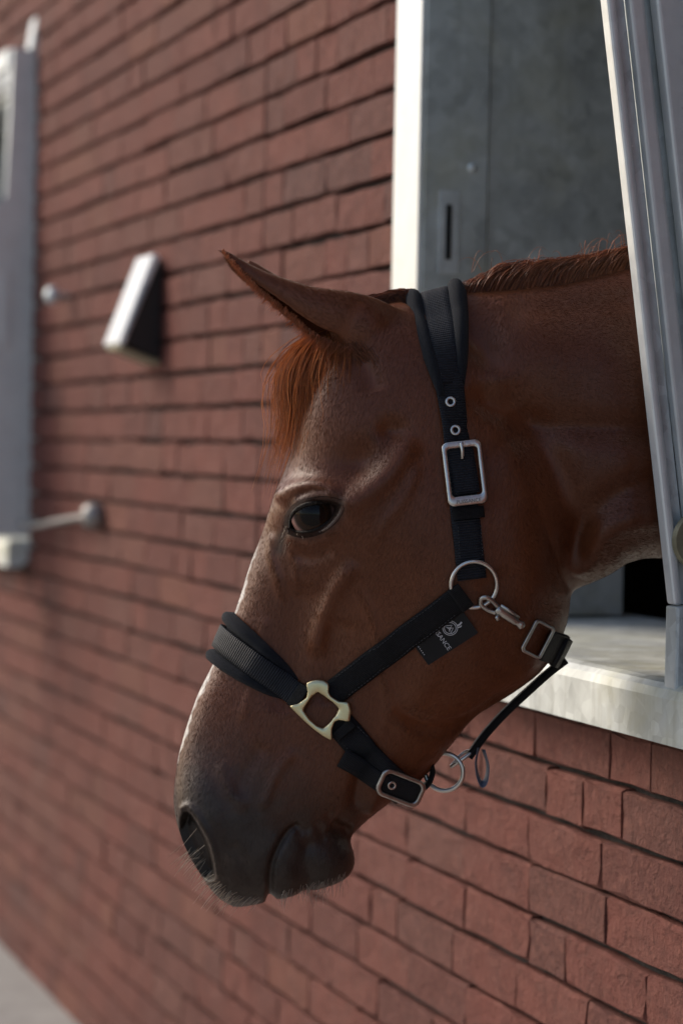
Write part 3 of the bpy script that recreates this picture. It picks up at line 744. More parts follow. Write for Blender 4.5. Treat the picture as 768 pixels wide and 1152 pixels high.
for sgn in (1, -1):
    ew = EYE_W-18.5
    v, f = blob((EYE_C[0]+0.5, EYE_C[1], sgn*ew), (EYE_R, EYE_R, EYE_R), 48)
    q = v-np.array([EYE_C[0]+0.5, EYE_C[1], sgn*ew]); q /= np.linalg.norm(q, axis=1)[:, None]
    ax_ = np.array([-.10, -.04, sgn*1.0]); ax_ /= np.linalg.norm(ax_); an = np.arccos(np.clip(q@ax_, -1, 1))
    m2 = pydata('eye', to_world(v)-hl, f, True); at = m2.attributes.new('iris', 'FLOAT', 'POINT'); at.data.foreach_set('value', np.clip(an/0.98, 0, 1).astype(np.float32))
    eo = obj('eye', m2, M['eye'], horse)
    def on_ball(L, out):
        r_ = []
        for x, y in L:
            d2 = (x-EYE_C[0]-.5)**2+(y-EYE_C[1])**2; zz = math.sqrt(max(EYE_R**2-d2, 0)) if d2 < EYE_R**2 else 0
            r_.append((x, y, sgn*(ew+max(zz, 3)+out)))
        return np.array(r_)
    for nm, L, rad, o_ in (('upper_eyelid', UPPER, 2.4, 1.0), ('lower_eyelid', LOWER, 1.9, 0.6)):
        P = on_ball(L, o_); tt = np.linspace(0, 1, len(P)); v, f = tube(to_world(P), rad*UNIT*(0.55+0.45*np.sin(np.pi*tt)), 10)
        obj(nm, pydata(nm, v-hl, f, True), M['lid'], eo)
    # skin between the lid margin and the face
    strips = []
    for L, dirn in ((UPPER, 1), (LOWER, -1)):
        P = on_ball(L, 1.2); T = np.gradient(L, axis=0); T /= np.linalg.norm(T, axis=1)[:, None]; out = np.c_[T[:, 1], -T[:, 0]]*dirn
        if (out[len(out)//2]@(L[len(L)//2]-EYE_C)) < 0: out = -out
        rows = [P]
        for stp in (3, 6, 9):
            X = L+out*stp; rows.append(np.array([(x, y, drop_w((x, y), 0.5 if stp < 9 else -1.5, sgn)) for x, y in X]))
        rows[1][:, 2] = 0.45*rows[0][:, 2]+0.55*rows[1][:, 2]+sgn*0.8
        R_ = np.array(rows); n_ = R_.shape[1]; v = R_.reshape(-1, 3)
        f = [(i*n_+j, i*n_+j+1, (i+1)*n_+j+1, (i+1)*n_+j) for i in range(3) for j in range(n_-1)]
        strips.append((to_world(v), f))
    v, f = merge(strips); obj('eye_surround', pydata('eye_surround', v-hl, f, True), M['lid_skin'], eo)
    lash = []
    P = on_ball(UPPER, 3.0)
    for i in range(6, 39):
        for q_ in range(2):
            b0 = P[i]+rng.normal(0, .6, 3); d = np.array([(P[i, 0]-EYE_C[0])*.10+rng.normal(0, 1.5), 2.0+rng.normal(0, 1), sgn*(9+rng.normal(0, 1.5))])
            pth = np.array([b0, b0+d*.5+np.array([0, -1.2, 0]), b0+d+np.array([0, 1.5, 0])])
            lash.append(tube(to_world(crom(pth, 5)), np.linspace(.22, .05, 5)*UNIT, 4))
    v, f = merge(lash); tag(obj('eyelashes', pydata('eyelashes', v-hl, f, True), M['lid'], eo), kind='stuff')
# ------------------------------------------------------------------ hair: mane, forelock, whiskers, ear fringe, short coat
def mat_hair(name, c0, c1, rough=0.42, trans=0.0):
    k = NT(name); r = k.attr('tone').outputs['Fac']
    k.l(k.ramp(r, [(0.0, c0), (1.0, c1)]), k.b.inputs['Base Color']); k.set(Roughness=rough)
    k.b.inputs['Specular IOR Level'].default_value = 0.5
    if trans:
        tr = k.n('BsdfTranslucent'); k.l(k.ramp(r, [(0.0, tuple(min(1, x*2.2) for x in c0)), (1.0, tuple(min(1, x*2.2) for x in c1))]), tr.inputs[0])
        mx = k.n('MixShader'); mx.inputs[0].default_value = trans
        k.l(k.b.outputs[0], mx.inputs[1]); k.l(tr.outputs[0], mx.inputs[2]); k.l(mx.outputs[0], k.out.inputs[0])
    return k.m
def strands(name, paths, r0, r1, mat, parent=None, kind='stuff', bent=True):
    """paths: (n, k, 3) in side-view units -> one mesh of thin three-sided strands"""
    P = np.asarray(paths, float); n, m, _ = P.shape
    Wp = (bent_world(P.reshape(-1, 3)) if bent else to_world(P.reshape(-1, 3))).reshape(n, m, 3)
    T = np.gradient(Wp, axis=1); T /= np.linalg.norm(T, axis=2)[..., None]+1e-12
    ref = np.array([.37, -.61, .7]); A = np.cross(T, ref); A /= np.linalg.norm(A, axis=2)[..., None]+1e-12; B = np.cross(T, A)
    rad = (np.asarray(r0)*UNIT*np.ones(n))[:, None]*(1-np.linspace(0, 1, m)**1.6)[None]+np.asarray(r1)*UNIT
    ang = np.array([0, 2.094, 4.189])
    X = Wp[:, :, None]+rad[:, :, None, None]*(np.cos(ang)[None, None, :, None]*A[:, :, None]+np.sin(ang)[None, None, :, None]*B[:, :, None])
    X = X.reshape(-1, 3)
    base = (np.arange(n)*m*3)[:, None, None]; i = np.arange(m-1)[None, :, None]*3; kq = np.arange(3)[None, None, :]; k2 = (kq+1) % 3
    F4 = np.stack([base+i+kq, base+i+k2, base+i+3+k2, base+i+3+kq], -1).reshape(-1, 4)
    me = fast_mesh(name, X-hl, F4)
    tn = np.repeat(rng.random(n), m*3).astype(np.float32); a_ = me.attributes.new('tone', 'FLOAT', 'POINT'); a_.data.foreach_set('value', tn)
    o = obj(name, me, mat, parent if parent is not None else horse)
    if kind: o['kind'] = kind
    return o
def spline(ctrl, m):
    """ctrl (k, n, 3) -> (n, m, 3)"""
    return np.transpose(crom(np.asarray(ctrl), m), (1, 0, 2))
M['mane'] = mat_hair('mane_hair', (0.095, 0.030, 0.013), (0.30, 0.110, 0.048), 0.40, 0.4)
M['forelock'] = mat_hair('forelock_hair', (0.16, 0.058, 0.021), (0.54, 0.245, 0.105), 0.40, 0.55)
M['whisker'] = mat_hair('whisker_hair', (0.30, 0.24, 0.18), (0.62, 0.54, 0.44), 0.35, 0.3)
M['fringe'] = mat_hair('ear_fringe_hair', (0.20, 0.075, 0.03), (0.42, 0.19, 0.09), 0.4, 0.45)
def mat_fur():
    k = NT('short_coat_hair'); r = k.attr('tone').outputs['Fac']; rgb = k.attr('pigment_and_shade').outputs['Color']
    k.l(k.mix(1.0, rgb, k.ramp(r, [(0.0, 0.62), (1.0, 1.35)]), 'MULTIPLY'), k.b.inputs['Base Color']); k.set(Roughness=0.42)
    k.b.inputs['Specular IOR Level'].default_value = 0.22
    return k.m
M['fur'] = mat_fur()

# mane along the crest
CREST = crom([(518,329),(570,325),(622,319),(664,310),(706,299),(775,279),(880,236),(960,205)], 120)
def crest_y(x): return np.interp(x, CREST[:, 0], CREST[:, 1])
n = 9500; x = rng.uniform(512, 900, n); w_ = rng.uniform(-16, 12, n)
lk = np.floor(x/7.5)+np.floor(rng.random(n)*2)*.5; cl = np.sin(lk*12.9898)*43758.5; cl = (cl-np.floor(cl))*2-1          # one value for each lock
y = crest_y(x)+np.abs(w_)*.35+rng.uniform(-2, 3, n)
L = (rng.uniform(22, 34, n)+cl*4+4)*np.clip((x-500)/40, .4, 1); lean = L*np.clip(1.0+cl*.35+rng.normal(0, .12, n), .3, 1.7); fall = np.clip(rng.uniform(.1, 1.0, n)+cl*.25, 0, 1.1)
c0 = np.c_[x, y, w_]; c1 = np.c_[x+lean*.35, y-L*.62, w_*.9-1+rng.normal(0, 2, n)]
c2 = np.c_[x+lean*.95+rng.normal(0, 1.5, n), y-L*(.95-.12*fall), w_*.6-9*fall+cl*3]
c3 = np.c_[x+lean*1.6+rng.normal(0, 3, n), y-L*(.78-.40*fall)+fall*6, w_*.4-26*fall+cl*4]
strands('mane', spline([c0, c1, c2, c3], 8), 0.50, 0.07, M['mane'])
# a few fly-away hairs above the mane
n = 36; x = rng.uniform(520, 720, n); y = crest_y(x)-22; g = rng.uniform(8, 26, n); s_ = rng.normal(4, 10, n); w_ = rng.uniform(-12, 8, n)
strands('stray_hair', spline([np.c_[x, y, w_], np.c_[x+s_*.5, y-g*.7, w_], np.c_[x+s_*1.3, y-g, w_-4], np.c_[x+s_*2.2, y-g*.75, w_-8]], 8), 0.28, 0.06, M['fringe'])
# poll hair between the ears and the crown strap
n = 1500; x = rng.uniform(404, 470, n); w_ = rng.uniform(-24, 14, n); y = np.interp(x, [400, 430, 460], [352, 343, 336])+np.abs(w_)*.25
L = rng.uniform(20, 46, n)
strands('poll_hair', spline([np.c_[x, y+2, w_], np.c_[x-L*.3, y-6-rng.random(n)*6, w_], np.c_[x-L*.7, y-5+L*.06-rng.random(n)*4, w_*1.05], np.c_[x-L, y+3+L*.14, w_*1.1]], 7), 0.6, 0.10, M['mane'])
# forelock: falls from the poll between the ears and hugs the forehead
n = 3100; q = rng.random(n); w0 = np.where(rng.random(n) < .75, rng.uniform(-34, 52, n), rng.uniform(20, 78, n)); s_ = np.clip(rng.normal(0, 1, n), -2, 2)
lk = np.floor((w0+34)/6.5)+np.floor(q*3)*17; lx = np.sin(lk*2.4)*4.5; ly = np.cos(lk*1.7)*20   # loose locks
def face_x(y): return np.interp(y, [370, 378, 420, 466, 512, 551], [380, 374, 352, 337, 326, 311])
def over(y, w_, lift):                       # a point lying on the forehead at height y, w_ off the middle
    return np.c_[face_x(y)+np.abs(w_)**1.75*.032*np.ones(n)-lift, y*np.ones(n), w_]
w0 = w0+rng.normal(0, 3, n); root = np.c_[rng.uniform(372, 408, n), rng.uniform(358, 376, n), w0*.55]
len_ = np.clip(rng.normal(0.74, .22, n)-.0058*np.maximum(w0-16, 0)+.006*np.cos(lk)*20, .22, 1.14)
lf = np.abs(rng.normal(0, 1, n))
p1 = over(384+s_*3, w0*.75, 10+lf*10); p2_ = over(424+s_*6+ly*.2, w0*.95+lx*.9, 12+lf*14+lx*.7); p3 = over(474+s_*8+ly*.5, w0*.95+lx*1.6, 8+lf*9+lx*.9)
p4 = over(530+s_*8+ly*.8+rng.normal(0, 6, n), w0*.85+lx*2.2, 4+lf*9+lx*1.2)
full = crom(np.stack([root, p1, p2_, p3, p4]), 30)                                     # (30, n, 3)
m = 11; idx = np.linspace(0, 1, m)[:, None]*len_[None]*29/1.16; i0 = np.clip(idx.astype(int), 0, 28); fr = (idx-i0)[..., None]
cols = np.arange(n)[None]
path = full[i0, cols]*(1-fr)+full[i0+1, cols]*fr
path = path+np.cumsum(rng.normal(0, .75, path.shape), axis=0)
strands('forelock', np.transpose(path, (1, 0, 2)), 0.46, 0.06, M['forelock'])
# fringe along the ear
LOWE = crom([(252,290),(263,302),(277,317),(297,336),(326,359),(349,379),(372,392),(398,401)], 60)
n = 1500; t = rng.random(n)*59; i0 = np.clip(t.astype(int), 0, 58); e0 = LOWE[i0]+(LOWE[i0+1]-LOWE[i0])*(t-i0)[:, None]
lw = np.interp(t, [0, 15, 35, 50, 59], [3, 8, 13, 18, 14])*rng.uniform(.4, 1.1, n); ww = np.interp(t, [0, 30, 59], [48, 54, 54])+rng.normal(4, 8, n)
g = np.c_[rng.normal(-.35, .28, n), rng.normal(.8, .2, n)]
e0 = e0-g*4
for sgn in (1,):
    strands('ear_fringe', spline([np.c_[e0, ww], np.c_[e0+g*lw[:, None]*.5, ww+1], np.c_[e0+g*lw[:, None]+np.c_[lw*-.18, lw*0], ww]], 5), 0.32, 0.06, M['fringe'])
n = 150; x = rng.normal(403, 10, n); y = 397+rng.normal(0, 5, n)+(x-400)*.15; lw = rng.uniform(6, 20, n); w0 = np.array([drop_w((a, b_)) for a, b_ in zip(x, y)])
strands('ear_root_hair', spline([np.c_[x, y, w0-1], np.c_[x+lw*.2, y+lw*.5, w0+4], np.c_[x+lw*.7, y+lw*.9, w0+2]], 5), 0.35, 0.06, M['mane'])
# whiskers round the nostril, lips and chin
WH = []
def whisk(x, y, dx, dy, L, dw=0.3, sag=0.15):
    w0 = drop_w((x, y)); d = np.array([dx, dy, dw]); d /= np.linalg.norm(d)
    p = np.array([x, y, w0-1.0]); WH.append([p, p+d*L*.5+np.array([0, 0, 0.]), p+d*L+np.array([0, L*sag, 0])])
for _ in range(90):
    t = rng.random(); x = np.interp(t, [0, .3, .6, 1], [214, 232, 252, 290])+rng.normal(4, 4); y = np.interp(t, [0, .3, .6, 1], [958, 984, 1006, 1016])-rng.uniform(2, 14)
    whisk(x, y, rng.normal(-.75, .2), rng.normal(.55, .2), rng.uniform(10, 30), rng.uniform(0, .8))
for _ in range(70):
    x = rng.uniform(318, 392); y = np.interp(x, [318, 340, 375, 395], [1004, 998, 990, 975])-rng.uniform(0, 10)
    whisk(x, y, rng.normal(-.2, .35), rng.normal(.9, .15), rng.uniform(8, 22), rng.uniform(0, .7))
for a in ((208,962,-.7,.6,16),(205,975,-.6,.7,14),(204,951,-.75,.6,22)):
    whisk(*a, dw=.25, sag=.02)
for _ in range(10): whisk(rng.uniform(320, 345), rng.uniform(585, 612), rng.normal(-.4, .3), rng.normal(.6, .3), rng.uniform(6, 16), .8)
for x, y, dx, dy, L in ((225,924,-.72,.85,34),(234,942,-.80,.62,27)):     # two long hairs over the nostril
    p = np.array([x, y, drop_w((x+7, y-3))+1.0]); d = np.array([dx, dy, .35]); d /= np.linalg.norm(d); WH.append([p, p+d*L*.5, p+d*L])
strands('whiskers', spline(np.transpose(np.array(WH), (1, 0, 2)), 6), 0.24, 0.07, M['whisker'])
# short coat: every hair lies down along the body
def coat_hair(n, sel_w, mat, name, lmin, lmax, r):
    tri = np.r_[Qa[:, :3], Qa[:, [0, 2, 3]]]; a, b_, c_ = Vm[tri[:, 0]], Vm[tri[:, 1]], Vm[tri[:, 2]]
    ar = np.linalg.norm(np.cross(b_-a, c_-a), axis=1)*sel_w[tri[:, 0]]; pr_ = ar/ar.sum()
    f = rng.choice(len(tri), n, p=pr_); u = rng.random((n, 2)); fl = u.sum(1) > 1; u[fl] = 1-u[fl]
    P = a[f]+(b_-a)[f]*u[:, :1]+(c_-a)[f]*u[:, 1:]; Nn = Nm[tri[f, 0]]
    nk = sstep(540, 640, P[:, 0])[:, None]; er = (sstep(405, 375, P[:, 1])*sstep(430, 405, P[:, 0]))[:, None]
    D = (1-nk)*np.array([-.29, .957, 0])+nk*np.array([1.0, .25, 0]); D = D*(1-er)+er*np.array([-.86, -.5, 0])
    D = D+rng.normal(0, .06, (n, 3))+.18*np.c_[np.sin(P[:, 1]*.031+P[:, 0]*.012), np.cos(P[:, 0]*.027), 0*P[:, 0]]
    D -= Nn*(D*Nn).sum(1)[:, None]; D /= np.linalg.norm(D, axis=1)[:, None]+1e-9
    L = rng.uniform(lmin, lmax, n)[:, None]
    paths = np.stack([P-Nn*.2, P+D*L+Nn*L*(.03+.05*(1-np.abs(Nn[:, 2:3])))], 1)
    o = strands(name, paths, r, 0.04, mat)
    vi = tri[f, 0]; mz, bz, nk_ = np.clip(muz[vi]+rng.normal(0, .08, n), 0, 1)[:, None], (blaze[vi] > .45*rng.random(n)+.25)[:, None]*1.0, nk
    ed = np.clip(eyed[vi], 0, 1)[:, None]
    colr = (1-.35*nk_)*np.array([.135, .039, .0125]); colr = colr*(1-mz)+mz*np.array([.040, .027, .020]); colr = colr*(1-ed)+ed*np.array([.02, .014, .011])  # neck hairs also carry that window shade as a darker colour
    colr = colr*(1-bz)+bz*np.array([.62, .58, .54])
    a_ = o.data.attributes.new('pigment_and_shade', 'FLOAT_COLOR', 'POINT'); a_.data.foreach_set('color', np.repeat(np.c_[colr, np.ones(n)], 6, axis=0).astype(np.float32).ravel())
    return o
in_nost = sstep(3, -2, near_sd(NOSTRIL, 20)); lips = near_dist(MOUTH, 12)
vis = (Vm[:, 2] > -14)*(Vm[:, 0] < 745)*(1-np.clip(eyed*1.2-.1, 0, 1))*(1-in_nost)*(lips > 4)*(1-.55*muz)*(.22+.78*sstep(.35, .85, np.abs(Nm[:, 2])))
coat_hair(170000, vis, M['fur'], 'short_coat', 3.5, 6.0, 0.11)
# ------------------------------------------------------------------ halter
def mat_web(name, col, pitch=2.7, rough=0.55):
    """ribbed nylon webbing; 'web' holds (along, across)"""
    k = NT(name); a = k.attr('web').outputs['Vector']; sx = k.n('SeparateXYZ'); k.l(a, sx.inputs[0])
    s = k.math('SINE', k.math('MULTIPLY', sx.outputs[0], 2*math.pi/pitch)); s2 = k.math('SINE', k.math('MULTIPLY', sx.outputs[1], 2*math.pi/2.0))
    c = k.coord(); n = k.noise(c, 260, 3)
    h = k.math('ADD', k.math('MULTIPLY', s, 0.5), k.math('ADD', k.math('MULTIPLY', s2, 0.10), k.math('MULTIPLY', n, 0.35)))
    k.l(k.ramp(k.math('MULTIPLY_ADD', s, 0.22, n), [(0.25, tuple(x*.55 for x in col)), (0.8, tuple(x*1.5 for x in col))]), k.b.inputs['Base Color'])
    k.set(Roughness=rough); k.b.inputs['Specular IOR Level'].default_value = 0.22; k.bump(h, 0.7, 0.0011)
    return k.m
M['web'] = mat_web('navy_black_webbing', (0.011, 0.013, 0.018)); M['web_s'] = mat_web('smooth_black_strap', (0.008, 0.0085, 0.010), 1.3, 0.5)
M['fleece'] = mat_plain('black_padding', (0.010, 0.012, 0.017), 0.9, 0, 0.35, 500, 0.8, Sheen_Weight=0.05, Sheen_Roughness=0.5, Specular_IOR_Level=0.2)
M['nickel'] = mat_plain('satin_nickel', (0.62, 0.60, 0.56), 0.30, 1.0, 0.10, 70, 0.08)
M['champagne'] = mat_plain('pale_brass', (0.64, 0.56, 0.34), 0.34, 1.0, 0.08, 60, 0.08)
M['gun'] = mat_plain('worn_steel', (0.42, 0.40, 0.37), 0.32, 1.0, 0.2, 80, 0.1)
M['card'] = mat_plain('black_card', (0.012, 0.012, 0.013), 0.5, 0, 0.1, 90, Specular_IOR_Level=0.2)
M['print'] = mat_plain('silver_print', (0.50, 0.50, 0.52), 0.5); M['engrave'] = mat_plain('engraving', (0.10, 0.09, 0.08), 0.6)
M['label_grey'] = mat_plain('woven_label', (0.10, 0.11, 0.15), 0.6, 0, 0.2, 300)
halter = empty('halter', 'black padded halter with silver buckles on the horse head', 'halter', None, tuple(hl))
def surf(x, y, sgn=1):
    loc, nrm, *_ = BV.ray_cast(Vector((x, y, sgn*420)), Vector((0, 0, -sgn)))
    if loc is None: return 0.0, Vector((0, 0, sgn))
    if nrm.z*sgn < 0: nrm = -nrm
    return loc.z, nrm
def pull1(x, y):
    s = 1-surf(x, y)[0]/F_PX; return 384+(x-384)*s, 576+(y-576)*s
def gsm(A, it):
    A = np.array(A, float)
    for _ in range(it): A[1:-1] = .25*A[:-2]+.5*A[1:-1]+.25*A[2:]
    return A
def put(name, v, f, mat, parent=None, smooth_=True, web=None):
    o = obj(name, pydata(name, bent_world(v)-hl, f, smooth_), mat, parent if parent is not None else halter)
    if web is not None:
        a_ = o.data.attributes.new('web', 'FLOAT_VECTOR', 'POINT'); a_.data.foreach_set('vector', np.asarray(web, np.float32).ravel())
    return o
def ribbon(P, Nn, width, prof):
    """sweep a closed profile [(b in -1..1, height)] along P; height along the normal"""
    P = np.asarray(P, float); Nn = np.asarray(Nn, float); n = len(P)
    T = np.gradient(P, axis=0); T /= np.linalg.norm(T, axis=1)[:, None]+1e-9
    B = np.cross(T, Nn); B /= np.linalg.norm(B, axis=1)[:, None]+1e-9; Nn = np.cross(B, T)
    wv = np.broadcast_to(np.asarray(width, float), (n,))
    m = len(prof(0.0)); V_, web = [], []; s = np.r_[0, np.cumsum(np.linalg.norm(np.diff(P, axis=0), axis=1))]
    for i in range(n):
        for b_, h_ in prof(i/(n-1)):
            V_.append(P[i]+B[i]*b_*wv[i]/2+Nn[i]*h_); web.append((s[i], b_*wv[i]/2, h_))
    Fc = [(i*m+q, i*m+(q+1) % m, (i+1)*m+(q+1) % m, (i+1)*m+q) for i in range(n-1) for q in range(m)]
    Fc += [tuple(range(m))[::-1], tuple((n-1)*m+q for q in range(m))]
    return np.array(V_), Fc, np.array(web)
def flat(th_, lift=0.0):
    e = 0.94
    pr = [(-1, lift+th_*.5), (-e, lift+th_), (-.5, lift+th_*1.06), (0, lift+th_*1.08), (.5, lift+th_*1.06), (e, lift+th_), (1, lift+th_*.5), (e, lift), (0, lift), (-e, lift)]
    return lambda t: pr
def face_path(pts, step=4.0, sgn=1, sm=4):
    L = resample(crom(pts, 60), step); P, Nn = [], []
    for x, y in L:
        x, y = pull1(x, y); w_, nr = surf(x, y, sgn); P.append((x, y, w_)); Nn.append(tuple(nr))
    P = gsm(P, sm); Nn = gsm(Nn, 10); Nn /= np.linalg.norm(Nn, axis=1)[:, None]; return P, Nn
def loop_path(C, e1, a0, a1, n=90, sm=6):
    e = np.array([*e1, 0.0]); e /= np.linalg.norm(e); P, Nn = [], []
    Cc = np.array([*C, 0.0])
    for a in np.linspace(a0, a1, n):
        d = e*math.cos(a)+np.array([0, 0, 1.0])*math.sin(a)
        loc, nr, *_ = BV.ray_cast(Vector(Cc+d*700), Vector(-d))
        P.append(tuple(loc)); nr = nr if nr.dot(Vector(d)) > 0 else -nr; Nn.append(tuple(nr))
    P = gsm(P, sm); Nn = gsm(Nn, 12); Nn /= np.linalg.norm(Nn, axis=1)[:, None]
    P = resample(P, 3.0); Nn = resample(Nn, n=len(P)); Nn /= np.linalg.norm(Nn, axis=1)[:, None]
    return P, Nn
R = math.radians
# crown strap over the poll, with its padding
C1, E1 = (505, 472), (-36, -322)
Pc, Nc = loop_path(C1, E1, R(150), R(-150), 120)
v, f, wb = ribbon(Pc, Nc, 32, flat(3.4, 1.0)); put('crown_strap', v, f, M['web'], web=wb)
Pp, Np_ = loop_path(C1, E1, R(125), R(-125), 120); kp = Pp[:, 1] < 452; Pp, Np_ = Pp[kp], Np_[kp]
def pad_prof(t):
    g = math.sin(math.pi*min(1, max(0, t)))**.55; out = []
    for a in np.linspace(-1, 1, 25):
        r_ = math.sqrt(max(0, 1-((abs(a)-.70)/.30)**2)) if abs(a) > .40 else 0
        out.append((a, 0.6+(1.6+14.5*r_)*g))
    return out+[(.96, -1.5), (0, -2), (-.96, -1.5)]
tt = np.linspace(0, 1, len(Pp)); wpad = 30+40*np.sin(np.pi*tt)**.9
v, f, _ = ribbon(Pp, Np_, wpad, pad_prof); put('crown_padding', v, f, M['fleece'])
# a second layer of webbing where it lies over the padding
Pt, Nt = loop_path(C1, E1, R(125), R(-125), 120); kp = Pt[:, 1] < 438; Pt, Nt = Pt[kp], Nt[kp]; tq = np.linspace(0, 1, len(Pt))
v, f, wb = ribbon(Pt+Nt*(1.0+5.0*np.sin(np.pi*tq)**.6)[:, None], Nt, 31, flat(2.6, 1.6)); put('crown_webbing', v, f, M['web'], web=wb)

def plane_fit(cx, cy, lift, sgn=1, tilt=1.0):
    s = 1-(surf(cx, cy)[0]+lift)/F_PX; cx, cy = 384+(cx-384)*s, 576+(cy-576)*s
    w_, nr = surf(cx, cy, sgn); nr = Vector((nr.x*tilt, nr.y*tilt, nr.z)).normalized()
    g = lambda x, y, h=0.0: np.array([x+nr.x*(lift+h), y+nr.y*(lift+h), w_-(nr.x*(x-cx)+nr.y*(y-cy))/nr.z+nr.z*(lift+h)])
    return lambda x, y, h=0.0: g(384+(x-384)*s, 576+(y-576)*s, h)
def frame(name, outer, inner, th_, fit, mat, parent=None, flatness=1.0):
    """cast metal frame between two closed outlines"""
    O, I = np.asarray(outer, float), np.asarray(inner, float); n = len(O); ph = np.linspace(0, 2*np.pi, 14, endpoint=False); V_ = []
    for o_, i_ in zip(O, I):
        md, hf = (o_+i_)/2, (o_-i_)/2
        for a in ph:
            ca, sa = math.cos(a), math.sin(a); ca = math.copysign(abs(ca)**.7, ca); sa = math.copysign(abs(sa)**.7, sa)
            q_ = md+hf*ca; V_.append(fit(q_[0], q_[1], th_/2*sa))
    m = 14; Fc = [(i*m+q, i*m+(q+1) % m, ((i+1) % n)*m+(q+1) % m, ((i+1) % n)*m+q) for i in range(n) for q in range(m)]
    return put(name, np.array(V_), Fc, mat, parent)
def rrect(c, ax, hw, hh, r, n=72):
    """rounded rectangle outline, ax = direction of its first axis (radians)"""
    out = []; per = []
    for (sx, sy, a0) in ((1, 1, 0), (-1, 1, 90), (-1, -1, 180), (1, -1, 270)):
        for a in np.linspace(a0, a0+90, n//4):
            per.append((sx*(hw-r)+r*math.cos(R(a)), sy*(hh-r)+r*math.sin(R(a))))
    ca, sa = math.cos(ax), math.sin(ax)
    return [(c[0]+x*ca-y*sa, c[1]+x*sa+y*ca) for x, y in per]
def ring2d(c, r, n=48): return [(c[0]+r*math.cos(a), c[1]+r*math.sin(a)) for a in np.linspace(0, 2*np.pi, n, endpoint=False)]
def ringtube(name, c, r, tr, fit, mat, parent=None, w_=None):
    path = np.array([fit(x, y) for x, y in ring2d(c, r, 64)]); v, f = tube(path, tr, 12, closed=True); return put(name, v, f, mat, parent)
# eyelets
for c_ in ((505.5, 453), (511, 485)):
    ft = plane_fit(*c_, 6.2); frame('eyelet', ring2d(c_, 6.0), ring2d(c_, 3.0), 2.2, ft, M['nickel'])
# cheek buckle
bc, ba = (520.5, 533.5), R(-6.5)
ft = plane_fit(*bc, 8.0)
bk = frame('buckle', rrect(bc, ba, 22.6, 36.5, 7.5), [(x, y) for x, y in rrect((520.5, 532), ba, 17.2, 27.0, 4)], 5.0, ft, M['nickel'])
pr = np.array([ft(516.5, 500, 3.0), ft(517.2, 506, 3.6), ft(517.8, 512, 2.6), ft(518.3, 517, -1.5)]); v, f = tube(crom(pr, 12), 2.2, 8); put('prong', v, f, M['nickel'], bk)
frame('prong_eyelet', ring2d((518.5, 516), 5.6), ring2d((518.5, 516), 3.0), 2.0, plane_fit(518.5, 516, 5.4), M['nickel'], bk)
Pk, Nk = face_path([(515, 500), (519, 525), (524, 556)]); v, f, wb = ribbon(Pk, Nk, 29, flat(2.6, 4.2)); put('strap_layer', v, f, M['web'], web=wb)
Pk, Nk = face_path([(524.5, 571), (526.0, 584)]); v, f, wb = ribbon(Pk, Nk, 36, flat(3.6, 3.0)); put('strap_keeper', v, f, M['web_s'], web=wb)
def text_mesh(s, size, org, xd, yd, fit, name, mat, parent, h=0.0, bold=0.0):
    cu = bpy.data.curves.new('t', 'FONT'); cu.body = s; cu.size = size; cu.align_x = 'CENTER'; cu.align_y = 'CENTER'; cu.offset = bold; cu.resolution_u = 3
    to = bpy.data.objects.new('t', cu); COL.objects.link(to); dg_ = bpy.context.evaluated_depsgraph_get(); m_ = to.evaluated_get(dg_).to_mesh()
    v = [fit(org[0]+q.co.x*xd[0]+q.co.y*yd[0], org[1]+q.co.x*xd[1]+q.co.y*yd[1], h) for q in m_.vertices]; f = [tuple(p.vertices) for p in m_.polygons]
    to.evaluated_get(dg_).to_mesh_clear(); bpy.data.objects.remove(to); bpy.data.curves.remove(cu)
    return put(name, np.array(v), f, mat, parent, False)
ca, sa = math.cos(ba), math.sin(ba)
text_mesh('PUISSANCE', 5.6, (524.6, 565.6), (ca, sa), (sa, -ca), ft, 'engraved_name', M['engrave'], bk, 2.75)
# cheek ring
RC = (532, 657)
ft = plane_fit(*RC, 4.5); ringtube('ring', RC, 26, 2.3, ft, M['nickel'])
# cheek strap from the ring down to the square ring
Pk, Nk = face_path([(520, 669), (484, 697), (430, 737), (374, 781)]); v, f, wb = ribbon(Pk, Nk, 29, flat(4.2, 2.4)); put('cheek_strap', v, f, M['web_s'], web=wb)
Pk, Nk = face_path([(523, 667), (511, 676)]); v, f, wb = ribbon(Pk, Nk, 30, flat(2.5, 6.4)); put('strap_fold', v, f, M['web_s'], web=wb)
